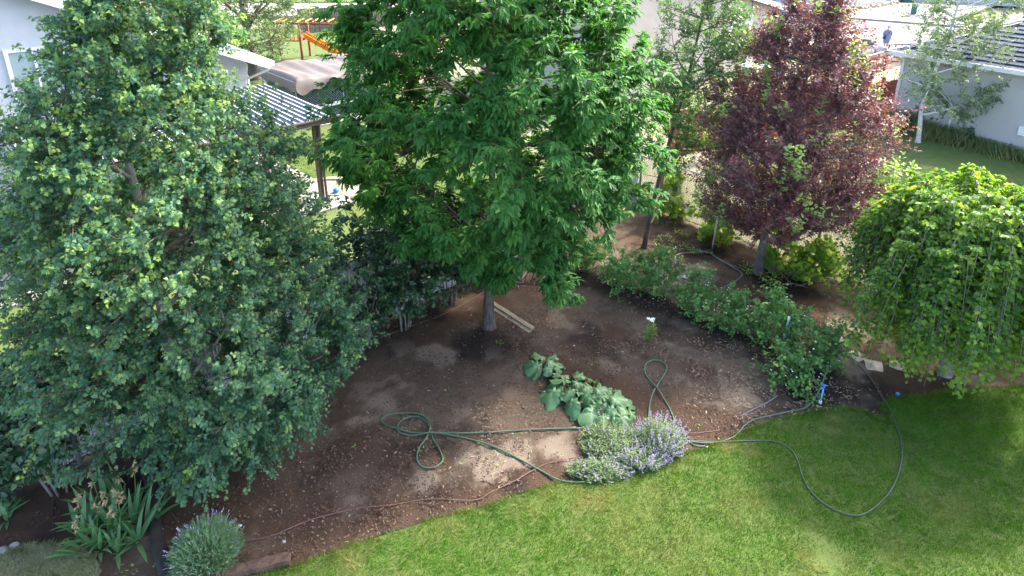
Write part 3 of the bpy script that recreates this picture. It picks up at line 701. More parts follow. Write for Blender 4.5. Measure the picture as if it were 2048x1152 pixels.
def house_centre():
    P0 = gp(1500, 126); t = thing('house', 'cream gabled house behind the slender young tree', 'house', P0)
    def P(s, tt, z=0): return P0 + E1 * s - E2 * tt + UP * z
    nrm = E2
    q0 = on_plane(1580, 19, P(0, -.4), nrm); q1 = on_plane(1520, -1, P(0, -.4), nrm); s0 = np.dot(q0 - P0, E1); s1 = np.dot(q1 - P0, E1); sl_ = (q1[2] - q0[2]) / (s1 - s0)
    zf = lambda s: q0[2] + sl_ * (s - s0) - .1
    a, b = s0 - .4, s0 - 15; L = -14
    V = [P(L, 0, -.2), P(a, 0, -.2), P(a, 0, zf(a)), P(b, 0, zf(b)), P(L, 0, zf(b) - 1.0)]; V += [v - E2 * 9 for v in V]
    MB().add(V, [(0, 1, 2, 3, 4), (9, 8, 7, 6, 5), (0, 5, 6, 1), (1, 6, 7, 2), (2, 7, 8, 3), (3, 8, 9, 4), (4, 9, 5, 0)]).obj('wall', M['stucco_cream'], t)
    p, r = P(s0, -.4, zf(s0) + .1), P(b, -.4, zf(b) + .1); V = [p, r, r - E2 * 10, p - E2 * 10]; V += [v + UP * .14 for v in V]
    MB().add(V, [(3, 2, 1, 0), (4, 5, 6, 7), (0, 1, 5, 4), (1, 2, 6, 5), (2, 3, 7, 6), (3, 0, 4, 7)]).obj('roof', M['shingle'], t)
    MB().bar(p + E2 * .035, r + E2 * .035, .05, .3).obj('rake_board', M['white_paint'], t)
    w0 = on_plane(1463, 72, P(0, 0), nrm); w1 = on_plane(1499, 42, P(0, 0), nrm)
    sa, sb = np.dot(w0 - P0, E1), np.dot(w1 - P0, E1); za, zb = w0[2] + .15, w1[2]
    m = MB()
    for (x0, x1, y0, y1) in ((sa, sa + .12, za, zb), (sb - .12, sb, za, zb), (sa + .12, sb - .12, zb - .12, zb), (sa + .12, sb - .12, za, za + .12), ((sa + sb) / 2 - .05, (sa + sb) / 2 + .05, za + .12, zb - .12)):
        m.box(P((x0 + x1) / 2, -.03, (y0 + y1) / 2), E1 * (x1 - x0) / 2, E2 * .05, UP * (y1 - y0) / 2)
    wd = m.obj('window', M['white_paint'], t)
    MB().box(P((sa + sb) / 2, -.012, (za + zb) / 2), E1 * (sb - sa - .2) / 2, E2 * .02, UP * (zb - za - .2) / 2).obj('pane', M['glass_dark'], wd)
    MB().box(P(sb + .12, -.03, (za + zb) / 2 - .8), E1 * .06, E2 * .045, UP * 1.6).obj('corner_trim', M['white_paint'], t)
    cb = on_plane(1505, 0, P(0, 0), nrm); ce = on_plane(1502, 44, P(0, 0), nrm)
    MB().tube([cb + E2 * .02 + UP * 1.2, cb + E2 * .02, ce + E2 * .02], .018, 5).obj('cable', M['drip_black'], t)
    for px, w_, h_ in ((1513, .26, .45), (1523, .16, .30)):
        c = on_plane(px, 74, P(0, 0), nrm); m = MB(); m.box(c + E2 * .1, E1 * w_, E2 * .1, UP * h_); mm = m.obj('meter_box', M['grey_box'], t)
        bm = MB(); bm.tube([c + E2 * .2 + UP * .05, c + E2 * .28 + UP * .05], .12 if w_ > .2 else .07, 12); bm.obj('dial', M['galvanised'], mm)
    # low white side gate
    g = thing('side_gate', 'low white panelled side gate beside the electric meters', 'gate', P(.2, -.7))
    ga, gb = gp(1500, 122)[:2], gp(1540, 112)[:2]; dd = (gb - ga) / np.linalg.norm(gb - ga); LL = np.linalg.norm(gb - ga)
    pm = MB().box((0, 0, .75), (dd[0] * .14, dd[1] * .14, 0), (dd[1] * .015, -dd[0] * .015, 0), UP * .7).mesh('panel', M['white_paint'])
    s = .15
    while s < LL: q = ga + dd * s; inst('panel', pm, (*q, .02), g); s += .30
    MB().bar((*ga, 1.5), (*gb, 1.5), .09, .07).obj('top_rail', M['brown_metal'], g)
    MB().box((*ga, .75), (dd[0] * .06, dd[1] * .06, 0), (dd[1] * .06, -dd[0] * .06, 0), UP * .75).obj('post', M['white_paint'], g)
    # covered grill against the wall, navy covered stack
    c = gp(1462, 118); b = MB()
    b.box(c + UP * .5, E1 * .9, E2 * .4, UP * .5); b.box(c + UP * 1.12, E1 * .95, E2 * .42, UP * .14); b.lathe(c + UP * 1.24, [(.75, 0), (.65, .18), (.4, .28), (.02, .3)], 12, 1, .7)
    gr = thing('covered_grill', 'black covered grill against the cream house wall', 'grill', c); b.obj('cover', M['black_metal'], gr)
    c = gp(1507, 182); st = thing('covered_crate', 'tall crate under a navy tarp between the cream house and purple tree', 'crate', c)
    nu, nv = 24, 6; V = []; F = []
    per = []
    for k in range(nu):
        a = 4 * k / nu; sd, f = int(a), a - int(a); x, y = [(-1 + 2 * f, -1), (1, -1 + 2 * f), (1 - 2 * f, 1), (-1, 1 - 2 * f)][sd]; per.append((x, y))
    for j in range(nv):
        z = 1.25 * (1 - j / (nv - 1)); fl = .02 + .07 * (j / (nv - 1))
        for k, (x, y) in enumerate(per):
            w_ = 1 + fl * math.sin(k * 2.7); V.append(c + E1 * x * .55 * w_ - E2 * y * .7 * w_ + UP * z)
    for j in range(nv - 1):
        for k in range(nu): F.append((j * nu + k, (j + 1) * nu + k, (j + 1) * nu + (k + 1) % nu, j * nu + (k + 1) % nu))
    mobj('navy_cover', np.array(V), F, M['tarp_navy'], st, True)
    MB().box(c + UP * 1.275, E1 * .6, E2 * .75, UP * .03).obj('lid', M['grey_box'], st)
house_centre()

def house_right():
    A, B = gp(1783, 247), gp(2048, 312); d = (B - A) / np.linalg.norm(B - A); n = np.array([-d[1], d[0], 0]); n = n if n[1] > 0 else -n   # n points away
    t = thing('house', 'white stucco house with slate-grey shingle roof behind the aspen', 'house', A)
    L = 14.0; h = 3.05
    def P(s, q, z=0): return A + d * s + n * q + UP * z
    MB().prism([P(0, 0)[:2], P(L, 0)[:2], P(L, 9)[:2], P(0, 9)[:2]], .32, h).obj('wall', M['stucco_white'], t)
    MB().prism([P(.03, .03)[:2], P(L, .03)[:2], P(L, 8.9)[:2], P(.03, 8.9)[:2]], -.2, .318).obj('foundation', M['foundation'], t)
    MB().box(P(-.01, -.01, (h + .32) / 2), d * .05, n * .05, UP * (h - .36) / 2).obj('corner_trim', M['white_paint'], t)
    # roof: hip end at the left, front slope of shingle courses
    e = .45; rise = math.tan(R(23)); D = 6.5; z0 = h + .02
    def Rf(s, q): return P(s, q - e, z0 + q * rise)
    V = [P(-e, -e, z0 - .03), P(L, -e, z0 - .03), P(L, D, z0 + (D + e) * rise - .03), P(D, D, z0 + (D + e) * rise - .03), P(-e, 2 * D + e, z0 - .03), P(L, 2 * D + e, z0 - .03)]
    rf = MB().add(V, [(0, 1, 2, 3), (0, 3, 4), (3, 2, 5, 4), (0, 4, 5, 1)]).obj('roof', M['shingle'], t)
    sx = n * math.cos(R(23)) + UP * math.sin(R(23)); nn = np.cross(d, sx); nn = nn if nn[2] > 0 else -nn
    cw, ch = .62, .31; sm = MB().box((0, 0, 0), d * (cw / 2 - .008), (sx - nn * .14) * (ch / 2 + .03), nn * .014).mesh('shingle', M['shingle'])
    tilt = []; cnt = 0
    for j in range(16):
        q = (j + .5) * ch * math.cos(R(23))
        s = -e + q + .2 + (j % 2) * .31 + random.uniform(-.05, .05)
        while s < 10.5 and cnt < 298:
            b = Rf(s + cw / 2, q) + nn * (.034 + random.uniform(0, .012)); inst('shingle', sm, b, rf, (0, 0, 0)); cnt += 1; s += cw
    hp = MB(); 
    for k in range(23):
        u = k * .32; p = P(-e + u, -e + u, z0 + u * rise + .045); qn = (d + n + UP * rise); hp.box(p, qn * .19 / 1.45, np.cross(qn, UP) / 1.45 * .11, UP * .016)
    hp.obj('hip_cap', M['shingle'], t)
    MB().bar(P(-e - .05, -e - .06, z0 - .02), P(L, -e - .06, z0 - .02), .12, .17).obj('gutter', M['white_paint'], t)
    MB().bar(P(-e - .06, -e, z0 - .02), P(-e - .06, 2 * D, z0 - .02), .1, .16).obj('fascia', M['white_paint'], t)
    MB().prism([P(-e + .02, -e + .02)[:2], P(L, -e + .02)[:2], P(L, .01)[:2], P(-e + .02, .01)[:2]], z0 - .07, z0 - .05).obj('soffit', M['white_paint'], t)
    MB().tube(crom([P(-.32, -.45, z0 - .08), P(-.30, -.40, z0 - .2), P(-.07, -.02, z0 - .55), P(-.07, -.02, .3)], 4), .045, 8).obj('downspout', M['white_paint'], t, True)
    for px, py in ((1899, 252),):
        c = on_plane(px, py, P(0, 0), -n); MB().tube([c - n * .05 + UP * .28, c - n * .05 - UP * .35], .035, 8).obj('wall_pipe', M['white_plastic'], t)
    c = on_plane(2046, 262, P(0, 0), -n); MB().box(c - n * .04, d * .12, n * .04, UP * .16).obj('outlet_box', M['white_plastic'], t)
    return P, d, n
RP, Rd, Rn = house_right()
# white building across the street
a, b = gp(1500, 8)[:2], gp(1800, 3)[:2]
hw = thing('house', 'white-walled building across the street at the top edge', 'house', (*((a + b) / 2), 0))
hd = (b - a) / np.linalg.norm(b - a); hn = np.array([-hd[1], hd[0]])
MB().prism([gp(1400, -6)[:2], gp(1640, 26)[:2], gp(1760, 8)[:2], gp(1830, -8)[:2]], -.1, 4.5).obj('wall', M['stucco_blue'], hw)
MB().prism([gp(1400, -6)[:2] + np.array([0, -.03]), gp(1640, 26)[:2] + np.array([0, -.05]), gp(1760, 8)[:2] + np.array([.03, -.03]), gp(1755, 8)[:2] + np.array([0, .6]), gp(1640, 22)[:2]], -.1, .25).obj('plinth', M['foundation'], hw)
MB().prism([gp(1790, 1)[:2], gp(2150, 16)[:2], gp(2150, -6)[:2], gp(1830, -12)[:2]], -.1, 3.2).obj('garage_wall', M['stucco_blue'], hw)
p = gp(1813, 5.5); MB().prism([(p[0] - .6, p[1] - .35), (p[0] + .6, p[1] - .35), (p[0] + .6, p[1] + .35), (p[0] - .6, p[1] + .35)], 0, .55)
u = MB(); u.box(p + UP * .28, (.55, 0, 0), (0, .35, 0), UP * .28); u.box(p + UP * .59, (.6, 0, 0), (0, .4, 0), UP * .03)
tag(u.obj('utility_box', M['green_box']), 'low dark green utility box against the white building across the street', 'utility box')
p = gp(1825, 34); u = MB(); u.box(p + UP * .55, (.17, 0, 0), (0, .17, 0), UP * .55); u.box(p + UP * 1.13, (.19, 0, 0), (0, .19, 0), UP * .03); u.box(p + UP * .06, (.22, 0, 0), (0, .22, 0), UP * .06)
tag(u.obj('utility_post', M['green_box']), 'upright green utility pedestal standing in pale rocks across the street', 'utility post')
def rocks(name, label, poly, n, size, mat, seed):
    r = np.random.default_rng(seed); pts = scatter_poly(poly, n, seed); mb = MB()
    for x, y in pts:
        s = size * r.uniform(.5, 1.4); a = r.uniform(0, 6.28); V = []
        for i in range(5):
            V.append((x + s * math.cos(a + i * 1.257) * r.uniform(.7, 1), y + s * math.sin(a + i * 1.257) * r.uniform(.7, 1), .02))
        for i in range(5):
            V.append((x + .6 * s * math.cos(a + i * 1.257 + .4), y + .6 * s * math.sin(a + i * 1.257 + .4), .02 + s * r.uniform(.4, .8)))
        mb.add(V, [(i, (i + 1) % 5, 5 + (i + 1) % 5, 5 + i) for i in range(5)] + [(5, 6, 7, 8, 9)])
    return tag(mb.obj(name, mat), label, 'rocks', kind='stuff')
rocks('landscape_rocks', 'bed of pale landscape rocks across the street', G2([(1795, 36), (1900, 46), (1900, 28), (1830, 26)]), 260, .28, M['pale_rock'], 3)
rocks('rock_strip', 'strip of brown rocks along the white building', G2([(1725, 21), (1795, 9), (1790, 6), (1720, 17)]), 140, .3, M['raw_wood'], 4)

def parked_car():
    p = gp(1690, 118); t = thing('parked_car', 'white parked car glimpsed through the purple leaves', 'car', p)
    ax = np.array([.93, -.12, 0]); ax = ax / np.linalg.norm(ax); ay = np.array([-ax[1], ax[0], 0])
    def Q(x, y, z): return p + ax * x + ay * y + UP * z
    def section(hw, pr): return [(x, s * hw, z) for x, z in pr for s in (-1, 1)]
    m = MB(); prof = [(-2.2, .35), (-2.25, .8), (-1.3, .95), (-.7, 1.42), (.9, 1.45), (1.6, 1.0), (2.2, .85), (2.25, .4)]
    n = len(prof); V = []
    for s in (-.88, .88):
        for x, z in prof: V.append(Q(x, s * (.82 if z > 1.2 else 1), z))
    F = [tuple(range(n)), tuple(range(2 * n - 1, n - 1, -1))] + [(i, n + i, n + (i + 1) % n, (i + 1) % n) for i in range(n)]
    m.add(V, F).obj('body', M['car_white'], t)
    for s in (-1, 1):
        w = MB().add([Q(-1.15, s * .90, 1.0), Q(-.68, s * .76, 1.36), Q(.85, s * .76, 1.38), Q(1.3, s * .90, 1.05)], [(0, 1, 2, 3)]); w.obj('side_window', M['glass_dark'], t)
        for x in (-1.4, 1.4):
            MB().tube([Q(x, s * .72, .33), Q(x, s * .92, .33)], .33, 16).obj('wheel', M['rubber'], t)
    for y in (-.6, .6): MB().box(Q(-2.24, y, .75), ax * .04, ay * .16, UP * .09).obj('tail_light', M['red_plastic'], t)
parked_car()
def trailer():
    p = gp(1768, 122); t = thing('utility_trailer', 'dark utility trailer with slatted sides behind the pale board fence', 'trailer', p)
    ax = np.array([.95, .2, 0]); ax /= np.linalg.norm(ax); ay = np.array([-ax[1], ax[0], 0])
    def Q(x, y, z): return p + ax * x + ay * y + UP * z
    MB().box(Q(.8, 0, .55), ax * 1.5, ay * .7, UP * .05).obj('bed', M['black_metal'], t)
    for k in range(7): MB().bar(Q(-.6 + k * .45, -.7, .6), Q(-.45 + k * .45, -.7, 1.15), .05, .05).obj('stake', M['black_metal'], t)
    MB().bar(Q(-.7, -.7, 1.15), Q(2.3, -.7, 1.15), .05, .06).obj('rail', M['black_metal'], t)
    for x in (-.35, .45):
        w = MB().tube([Q(x, -.95, .42), Q(x, -.72, .42)], .42, 18).obj('wheel', M['rubber'], t)
        MB().tube([Q(x, -.965, .42), Q(x, -.94, .42)], .2, 14).obj('hub', M['galvanised'], w)
    f = MB(); pts = [Q(-.9, 0, .7), Q(-.6, 0, .95), Q(.05, 0, 1.02), Q(.7, 0, .95), Q(1.0, 0, .7)]
    for a_, b_ in zip(pts[:-1], pts[1:]): f.add([a_ - ay * .98, b_ - ay * .98, b_ - ay * .68, a_ - ay * .68], [(0, 1, 2, 3)])
    f.obj('mudguard', M['tarp_navy'], t)
trailer()
tag(MB().tube([gp(1700, 112, .9), gp(1785, 122, .9), gp(1800, 124, .9)], .035, 6).obj('barrier_pipe', M['drip_rust']), 'thin dark horizontal pipe in front of the standing person', 'pipe')

def person():
    p = gp(1769, 101); t = thing('person', 'person in a slate-blue dress with shoulder bag standing on the street', 'person', p); k = 1.0
    # continuous body: skinned skeleton
    J = {'pel': (0, 0, .92), 'ch': (0, 0, 1.22), 'nk': (0, 0, 1.40), 'nk2': (-.01, -.02, 1.47), 'hd': (-.015, -.03, 1.56), 'top': (-.015, -.02, 1.65),
         'ls': (-.17, 0, 1.34), 'le': (-.25, .02, 1.07), 'lw': (-.26, -.06, .84), 'lf': (-.26, -.08, .74), 'rs': (.17, 0, 1.34), 're': (.25, .02, 1.07), 'rw': (.24, -.05, .84), 'rf': (.24, -.07, .74),
         'lh': (-.09, 0, .86), 'lk': (-.09, -.02, .48), 'la': (-.10, .02, .09), 'lt': (-.11, -.13, .04), 'rh': (.09, 0, .86), 'rk': (.09, -.02, .48), 'ra': (.10, .02, .09), 'rt': (.11, -.13, .04)}
    rad = {'pel': .14, 'ch': .15, 'nk': .075, 'nk2': .055, 'hd': .085, 'top': .06, 'ls': .065, 'le': .048, 'lw': .034, 'lf': .03, 'rs': .065, 're': .048, 'rw': .034, 'rf': .03, 'lh': .10, 'lk': .07, 'la': .045, 'lt': .035, 'rh': .10, 'rk': .07, 'ra': .045, 'rt': .035}
    Ed = [('pel', 'ch'), ('ch', 'nk'), ('nk', 'nk2'), ('nk2', 'hd'), ('hd', 'top'), ('nk', 'ls'), ('ls', 'le'), ('le', 'lw'), ('lw', 'lf'), ('nk', 'rs'), ('rs', 're'), ('re', 'rw'), ('rw', 'rf'), ('pel', 'lh'), ('lh', 'lk'), ('lk', 'la'), ('la', 'lt'), ('pel', 'rh'), ('rh', 'rk'), ('rk', 'ra'), ('ra', 'rt')]
    names = list(J); me = bpy.data.meshes.new('body'); me.from_pydata([J[n] for n in names], [(names.index(a), names.index(b)) for a, b in Ed], [])
    o = bpy.data.objects.new('body', me); COL.objects.link(o); o.parent = t; me.materials.append(M['skin'])
    md = o.modifiers.new('skin', 'SKIN'); lay = me.skin_vertices[0].data
    for i, n in enumerate(names): lay[i].radius = (rad[n], rad[n]); lay[i].use_root = (n == 'pel')
    o.modifiers.new('sub', 'SUBSURF').levels = 1; o.modifiers['sub'].render_levels = 2
    d = MB(); d.lathe(p + UP * .52, [(.175, 0), (.195, .12), (.215, .34), (.20, .48), (.185, .60), (.20, .72), (.20, .80), (.15, .87), (.09, .905)], 18, 1.05, .78)
    for s in (-1, 1): d.tube([p + np.array([s * .13, 0, 1.37]), p + np.array([s * .21, .01, 1.22]), p + np.array([s * .25, .02, 1.04])], [.085, .088, .075], 10)
    d.obj('dress', M['dress'], t, True)
    h = MB(); h.lathe(p + np.array([.015, .02, 1.52]), [(.06, -.03), (.092, .02), (.10, .08), (.085, .13), (.05, .155), (.005, .165)], 14); h.lathe(p + np.array([.05, .09, 1.56]), [(.01, 0), (.05, .03), (.05, .07), (.01, .1)], 10); h.obj('hair', M['hair'], t, True)
    f = MB(); f.lathe(p + np.array([-.02, -.115, 1.545]), [(.004, 0), (.014, .01), (.006, .045)], 6); f.obj('nose', M['skin'], t, True)
    b = thing('shoulder_bag', 'black shoulder bag hanging at the hip of the standing person', 'bag', p + np.array([-.24, -.05, .80])); q = worigin(b)
    MB().box(q + UP * .08, (.05, 0, 0), (0, .09, 0), UP * .09).obj('pouch', M['black_metal'], b)
    MB().tube(crom([q + UP * .16, p + np.array([-.10, -.165, 1.10]), p + np.array([.08, -.14, 1.33]), p + np.array([.13, .0, 1.43])], 5), .012, 5).obj('strap', M['black_metal'], b)
person()

# ------------------------------------------------------------------ foliage machinery
def unit(a): return a / (np.linalg.norm(a, axis=-1, keepdims=True) + 1e-9)
T_OVAL = (np.array([(0, 0, 0), (.22, .46, .14), (.62, .40, .10), (1, 0, -.16), (.62, -.40, .10), (.22, -.46, .14)]), np.array([(0, 1, 2, 3), (0, 3, 4, 5)]))
T_HEART = (np.array([(.06, 0, 0), (.10, .50, .12), (.52, .46, .10), (1, 0, -.14), (.52, -.46, .10), (.10, -.50, .12)]), np.array([(0, 1, 2, 3), (0, 3, 4, 5)]))
T_LANCE = (np.array([(0, 0, 0), (.26, .5, .16), (.60, .42, .06), (1, 0, -.5), (.60, -.42, .06), (.26, -.5, .16)]), np.array([(0, 1, 2, 3), (0, 3, 4, 5)]))
T_LOBE = (np.array([(.12, 0, 0), (-.05, .36, .05), (.34, .56, .10), (.58, .34, .0), (1, 0, -.12), (.58, -.34, .0), (.34, -.56, .10), (-.05, -.36, .05)]), np.array([(0, 1, 2, 3), (0, 3, 4, 4), (0, 4, 5, 5), (0, 5, 6, 7)]))
T_LOBE = (T_LOBE[0], np.array([(0, 1, 2, 3), (0, 5, 6, 7), (0, 3, 4, 5)]))
T_STRIP = (np.array([(0, .5, 0), (0, -.5, 0), (.55, -.42, .0), (.55, .42, .0), (1, -.05, -.25), (1, .05, -.25)]), np.array([(0, 1, 2, 3), (3, 2, 4, 5)]))
T_KITE = (np.array([(0, 0, 0), (.36, .5, .12), (1, 0, -.12), (.36, -.5, .12)]), np.array([(0, 1, 2, 3)]))
class Leaves:
    def __init__(s): s.V = []; s.F = []; s.Y = []; s.n = 0
    def add(s, P, D, Nm, L, Wd, young=0.0, tm=T_OVAL):
        P = np.atleast_2d(P); n = len(P); D = unit(np.broadcast_to(D, (n, 3))); Nm = np.broadcast_to(Nm, (n, 3))
        sd = unit(np.cross(D, Nm)); up = np.cross(sd, D)
        L = np.broadcast_to(np.asarray(L, float), (n,))[:, None, None]; Wd = np.broadcast_to(np.asarray(Wd, float), (n,))[:, None, None]
        t, f = tm; m = len(t)
        V = P[:, None] + D[:, None] * L * t[None, :, :1] + sd[:, None] * Wd * t[None, :, 1:2] + up[:, None] * Wd * t[None, :, 2:3]
        s.V.append(V.reshape(-1, 3)); s.F.append((f[None] + (np.arange(n) * m)[:, None, None] + s.n).reshape(-1, 4)); s.n += n * m
        s.Y.append(np.repeat(np.broadcast_to(np.asarray(young, float), (n,)), m))
    def obj(s, name, mat, parent=None, stuff=True):
        o = mobj(name, np.concatenate(s.V), np.concatenate(s.F), mat, parent, False, {'young': np.concatenate(s.Y)})
        if stuff: o["kind"] = "stuff"
        return o
def bez(a, b, c, n):
    t = np.linspace(0, 1, n)[:, None]; return (1 - t) ** 2 * a + 2 * t * (1 - t) * b + t * t * c
class Env:
    """crown volume: rows of height, radius, and centre offset, with uneven lobes"""
    def __init__(s, rows, base, rng, amp=.16):
        r = np.array(rows, float); s.z, s.r, s.ox, s.oy = r[:, 0], r[:, 1], r[:, 2], r[:, 3]; s.b = np.asarray(base, float); s.p = rng.uniform(0, 6.28, 6); s.amp = amp
        zz = np.linspace(s.z[0], s.z[-1], 200); w = np.interp(zz, s.z, s.r) + .05; s.cz = zz; s.cdf = np.cumsum(w) / w.sum()
    def rad(s, az, z):
        return np.interp(z, s.z, s.r) * (1 + s.amp * (np.sin(3 * az + s.p[0] + 1.1 * z) + np.sin(5 * az + s.p[1] - 1.9 * z) + .8 * np.sin(2 * az + s.p[2] + 2.3 * z) + .6 * np.sin(7 * az + s.p[3] + 3.1 * z)) / 2)
    def axis(s, z): return np.stack([s.b[0] + np.interp(z, s.z, s.ox), s.b[1] + np.interp(z, s.z, s.oy), s.b[2] + z], -1)
    def sample(s, n, lo, hi, rng, zlo=0., zhi=1.):
        z = np.interp(rng.uniform(zlo, zhi, n), s.cdf, s.cz); az = rng.uniform(0, 2 * np.pi, n); q = np.sqrt(rng.uniform(lo * lo, hi * hi, n)) * s.rad(az, z)
        p = s.axis(z); p[:, 0] += np.cos(az) * q; p[:, 1] += np.sin(az) * q; return p
def tree(name, label, base, trunk, r0, rows, bark, leaf_fn, leafmat_, seed, nl=14, nb=120, ns=10, slen=(.25, .6), bend=.25, up=.15, twig='bark_twig', amp=.16, group=None, blo=.55, sdir=(.55, .8, .25, .1), lmin=.1, zpow=None, limb_r=.42, cat='tree'):
    """trunk -> limbs -> branches -> leafy sprays; leaf_fn(bag, pts, tangents, tipness, rng)"""
    rng = np.random.default_rng(seed); base = np.asarray(base, float); t = thing(name, label, cat, base, group)
    tr = np.array(crom([base + np.array(p) for p in trunk], 6)); nT = len(tr); rr = r0 * (1 - .82 * np.linspace(0, 1, nT) ** .9)
    rr[:4] *= np.array([1.45, 1.2, 1.08, 1.02])
    env = Env(rows, base, rng, amp); mb = MB(); mb.tube(tr, rr, 12)
    zt = tr[:, 2] - base[2]
    nodes = [tr[nT // 5:]]; nrad = [rr[nT // 5:]]
    ends = env.sample(nl, .45, .75, rng)
    for e in ends:
        dz = e[2] - base[2]; h = np.hypot(e[0] - env.axis(dz)[0], e[1] - env.axis(dz)[1])
        zs = max(rows[0][0] * .9 + .05, dz - h * rng.uniform(.5, 1.1)); i = int(np.argmin(np.abs(zt - zs))); a = tr[i]
        c = (a + e) / 2 + np.array([0, 0, -.10 * h]) + rng.normal(0, .08, 3) * h
        cv = bez(a, c, e, 9); q = np.linspace(min(rr[i] * .6, r0 * limb_r), .012, 9); mb.tube(cv, q, 7); nodes.append(cv[2:]); nrad.append(q[2:])
    ND = np.concatenate(nodes); NR = np.concatenate(nrad)
    br = MB(); bag = Leaves(); P_, T_, Y_ = [], [], []
    ends = env.sample(nb, blo, 1.0, rng)
    for e in ends:
        v = e - ND; dist = np.linalg.norm(v, axis=1) + 1.0 * np.maximum(0, ND[:, 2] - e[2] + .15 * np.linalg.norm(v[:, :2], axis=1)); i = int(np.argmin(dist)); a = ND[i]
        L = np.linalg.norm(e - a); c = (a + e) / 2 + np.array([0, 0, bend * L * .5]) + rng.normal(0, .1, 3) * L
        cv = bez(a, c, e, 7); br.tube(cv, np.linspace(min(NR[i] * .6, .022), .006, 7), 5, False)
        ax = env.axis(e[2] - base[2]); outw = unit(np.array([e[0] - ax[0], e[1] - ax[1], 0.0])); tan = unit(e - cv[-2])
        m = max(3, int(ns * rng.uniform(.7, 1.3)))
        for j in range(m):
            u = rng.uniform(.35, 1.0) if j else 1.0; k = u * 6; k0 = min(int(k), 5); s = cv[k0] + (cv[k0 + 1] - cv[k0]) * (k - k0)
            d = unit(tan * sdir[0] + rng.normal(0, 1, 3) * sdir[1] * .6 + outw * sdir[2] + UP * (sdir[3] + up)); Ls = rng.uniform(*slen)
            ee = s + d * Ls; cc = s + d * Ls * .5 + UP * Ls * .12
            P_.append(np.stack([s, cc, ee])); Y_.append(rng.uniform())
    leaf_fn(bag, np.array(P_), np.array(Y_), rng, env)
    mb.obj('trunk', bark, t, True); branch_obj('branches', br, np.array(P_)[:, ::2], [.005, .0015], M[twig], t); bag.obj('crown', leafmat_, t)
    return t, env
def batch_tubes(S, rad):
    """three-sided twigs for many short sprays at once"""
    S = np.asarray(S); n, m = S.shape[:2]; d = unit(S[:, -1] - S[:, 0]); a = unit(np.cross(d, np.array([.31, .17, .93]))); b = np.cross(d, a); R_ = np.asarray(rad)[None, :, None]
    V = np.stack([S + (a[:, None] * math.cos(t) + b[:, None] * math.sin(t)) * R_ for t in (0, 2.094, 4.189)], 2).reshape(-1, 3); F = []
    base = (np.arange(n) * m * 3)[:, None]
    for i in range(m - 1):
        for k in range(3): k2 = (k + 1) % 3; F.append(base + np.array([[i * 3 + k, i * 3 + k2, i * 3 + 3 + k2, i * 3 + 3 + k]]))
    return V, np.concatenate(F)
def branch_obj(name, br, S, rad, mat, parent):
    V, F = batch_tubes(S, rad); k = len(br.v); V = np.concatenate([np.array(br.v), V]); F = np.concatenate([np.array(br.f), F + k]); return kind(mobj(name, V, F, mat, parent), 'stuff')
def along(S, u):                            # S (n,3,3) quadratic sprays, u (n,)
    u = u[:, None]; return (1 - u) ** 2 * S[:, 0] + 2 * u * (1 - u) * S[:, 1] + u * u * S[:, 2], unit(2 * (1 - u) * (S[:, 1] - S[:, 0]) + 2 * u * (S[:, 2] - S[:, 1]))
def simple_leaves(k, L, wr, droop, tm=T_OVAL, tip=.5, flat=.6, yr=.06, ztop=None):
    def f(bag, Sp, Y, rng, env):
        n = len(Sp)
        if n == 0: return
        I = np.repeat(np.arange(n), k); m = len(I); u = rng.uniform(.1, 1, m); P, T = along(Sp[I], u)
        az = rng.normal(0, 1, (m, 3)); side = unit(az - T * np.sum(az * T, 1, keepdims=True))
        D = unit(T * tip + side * .9 + np.array([0, 0, -droop]))
        P = P + side * .012
        h = P - env.axis(P[:, 2] - env.b[2]); h[:, 2] = 0; outw = unit(h)
        Nm = unit(np.array([0, 0, flat]) + outw * .45 + rng.normal(0, .45, (m, 3)))
        Ls = L * rng.uniform(.6, 1.25, m)
        yg = np.where(Y[I] > 1 - yr, np.clip((u - .3) * 1.3, 0, 1), np.clip((u - .86) * 3, 0, .35) * (Y[I] > .5))
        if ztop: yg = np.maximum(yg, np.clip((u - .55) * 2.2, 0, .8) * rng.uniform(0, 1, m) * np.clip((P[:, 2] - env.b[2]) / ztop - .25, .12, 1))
        bag.add(P, D, Nm, Ls, Ls * wr, yg, tm)
    return f
def compound_leaves(k, rach, L, wr, droop):
    def f(bag, Sp, Y, rng, env):
        n = len(Sp); I = np.repeat(np.arange(n), k); m = len(I); u = rng.uniform(.35, 1, m); P, T = along(Sp[I], u)
        az = rng.normal(0, 1, (m, 3)); side = unit(az - T * np.sum(az * T, 1, keepdims=True))
        h = P - env.axis(P[:, 2] - env.b[2]); h[:, 2] = 0; outw = unit(h)
        D = unit(T * .35 + side * .6 + outw * .55 + UP * .12); Rl = rach * rng.uniform(.75, 1.2, m)
        y0 = np.clip((Y[I] - .72) * 2.2, 0, .6) * rng.uniform(.3, 1, m)
        for q, sg in ((.3, 1), (.3, -1), (.7, 1), (.7, -1), (1.0, 0)):
            pp = P + D * (Rl * q)[:, None] + np.array([0, 0, -1.0]) * (Rl * q * q * droop * .55)[:, None]
            tt = unit(D + np.array([0, 0, -1.0]) * (2 * q * droop * .55)); sd = unit(np.cross(tt, UP))
            dd = unit(tt * (.75 if sg else 1.0) + sd * sg * .75 + np.array([0, 0, -droop * .75]) + rng.normal(0, .14, (m, 3)))
            Nm = unit(np.array([0, 0, .75]) + outw * .5 + rng.normal(0, .22, (m, 3))); Ls = L * rng.uniform(.75, 1.2, m)
            bag.add(pp, dd, Nm, Ls, Ls * wr, y0, T_LANCE)
    return f

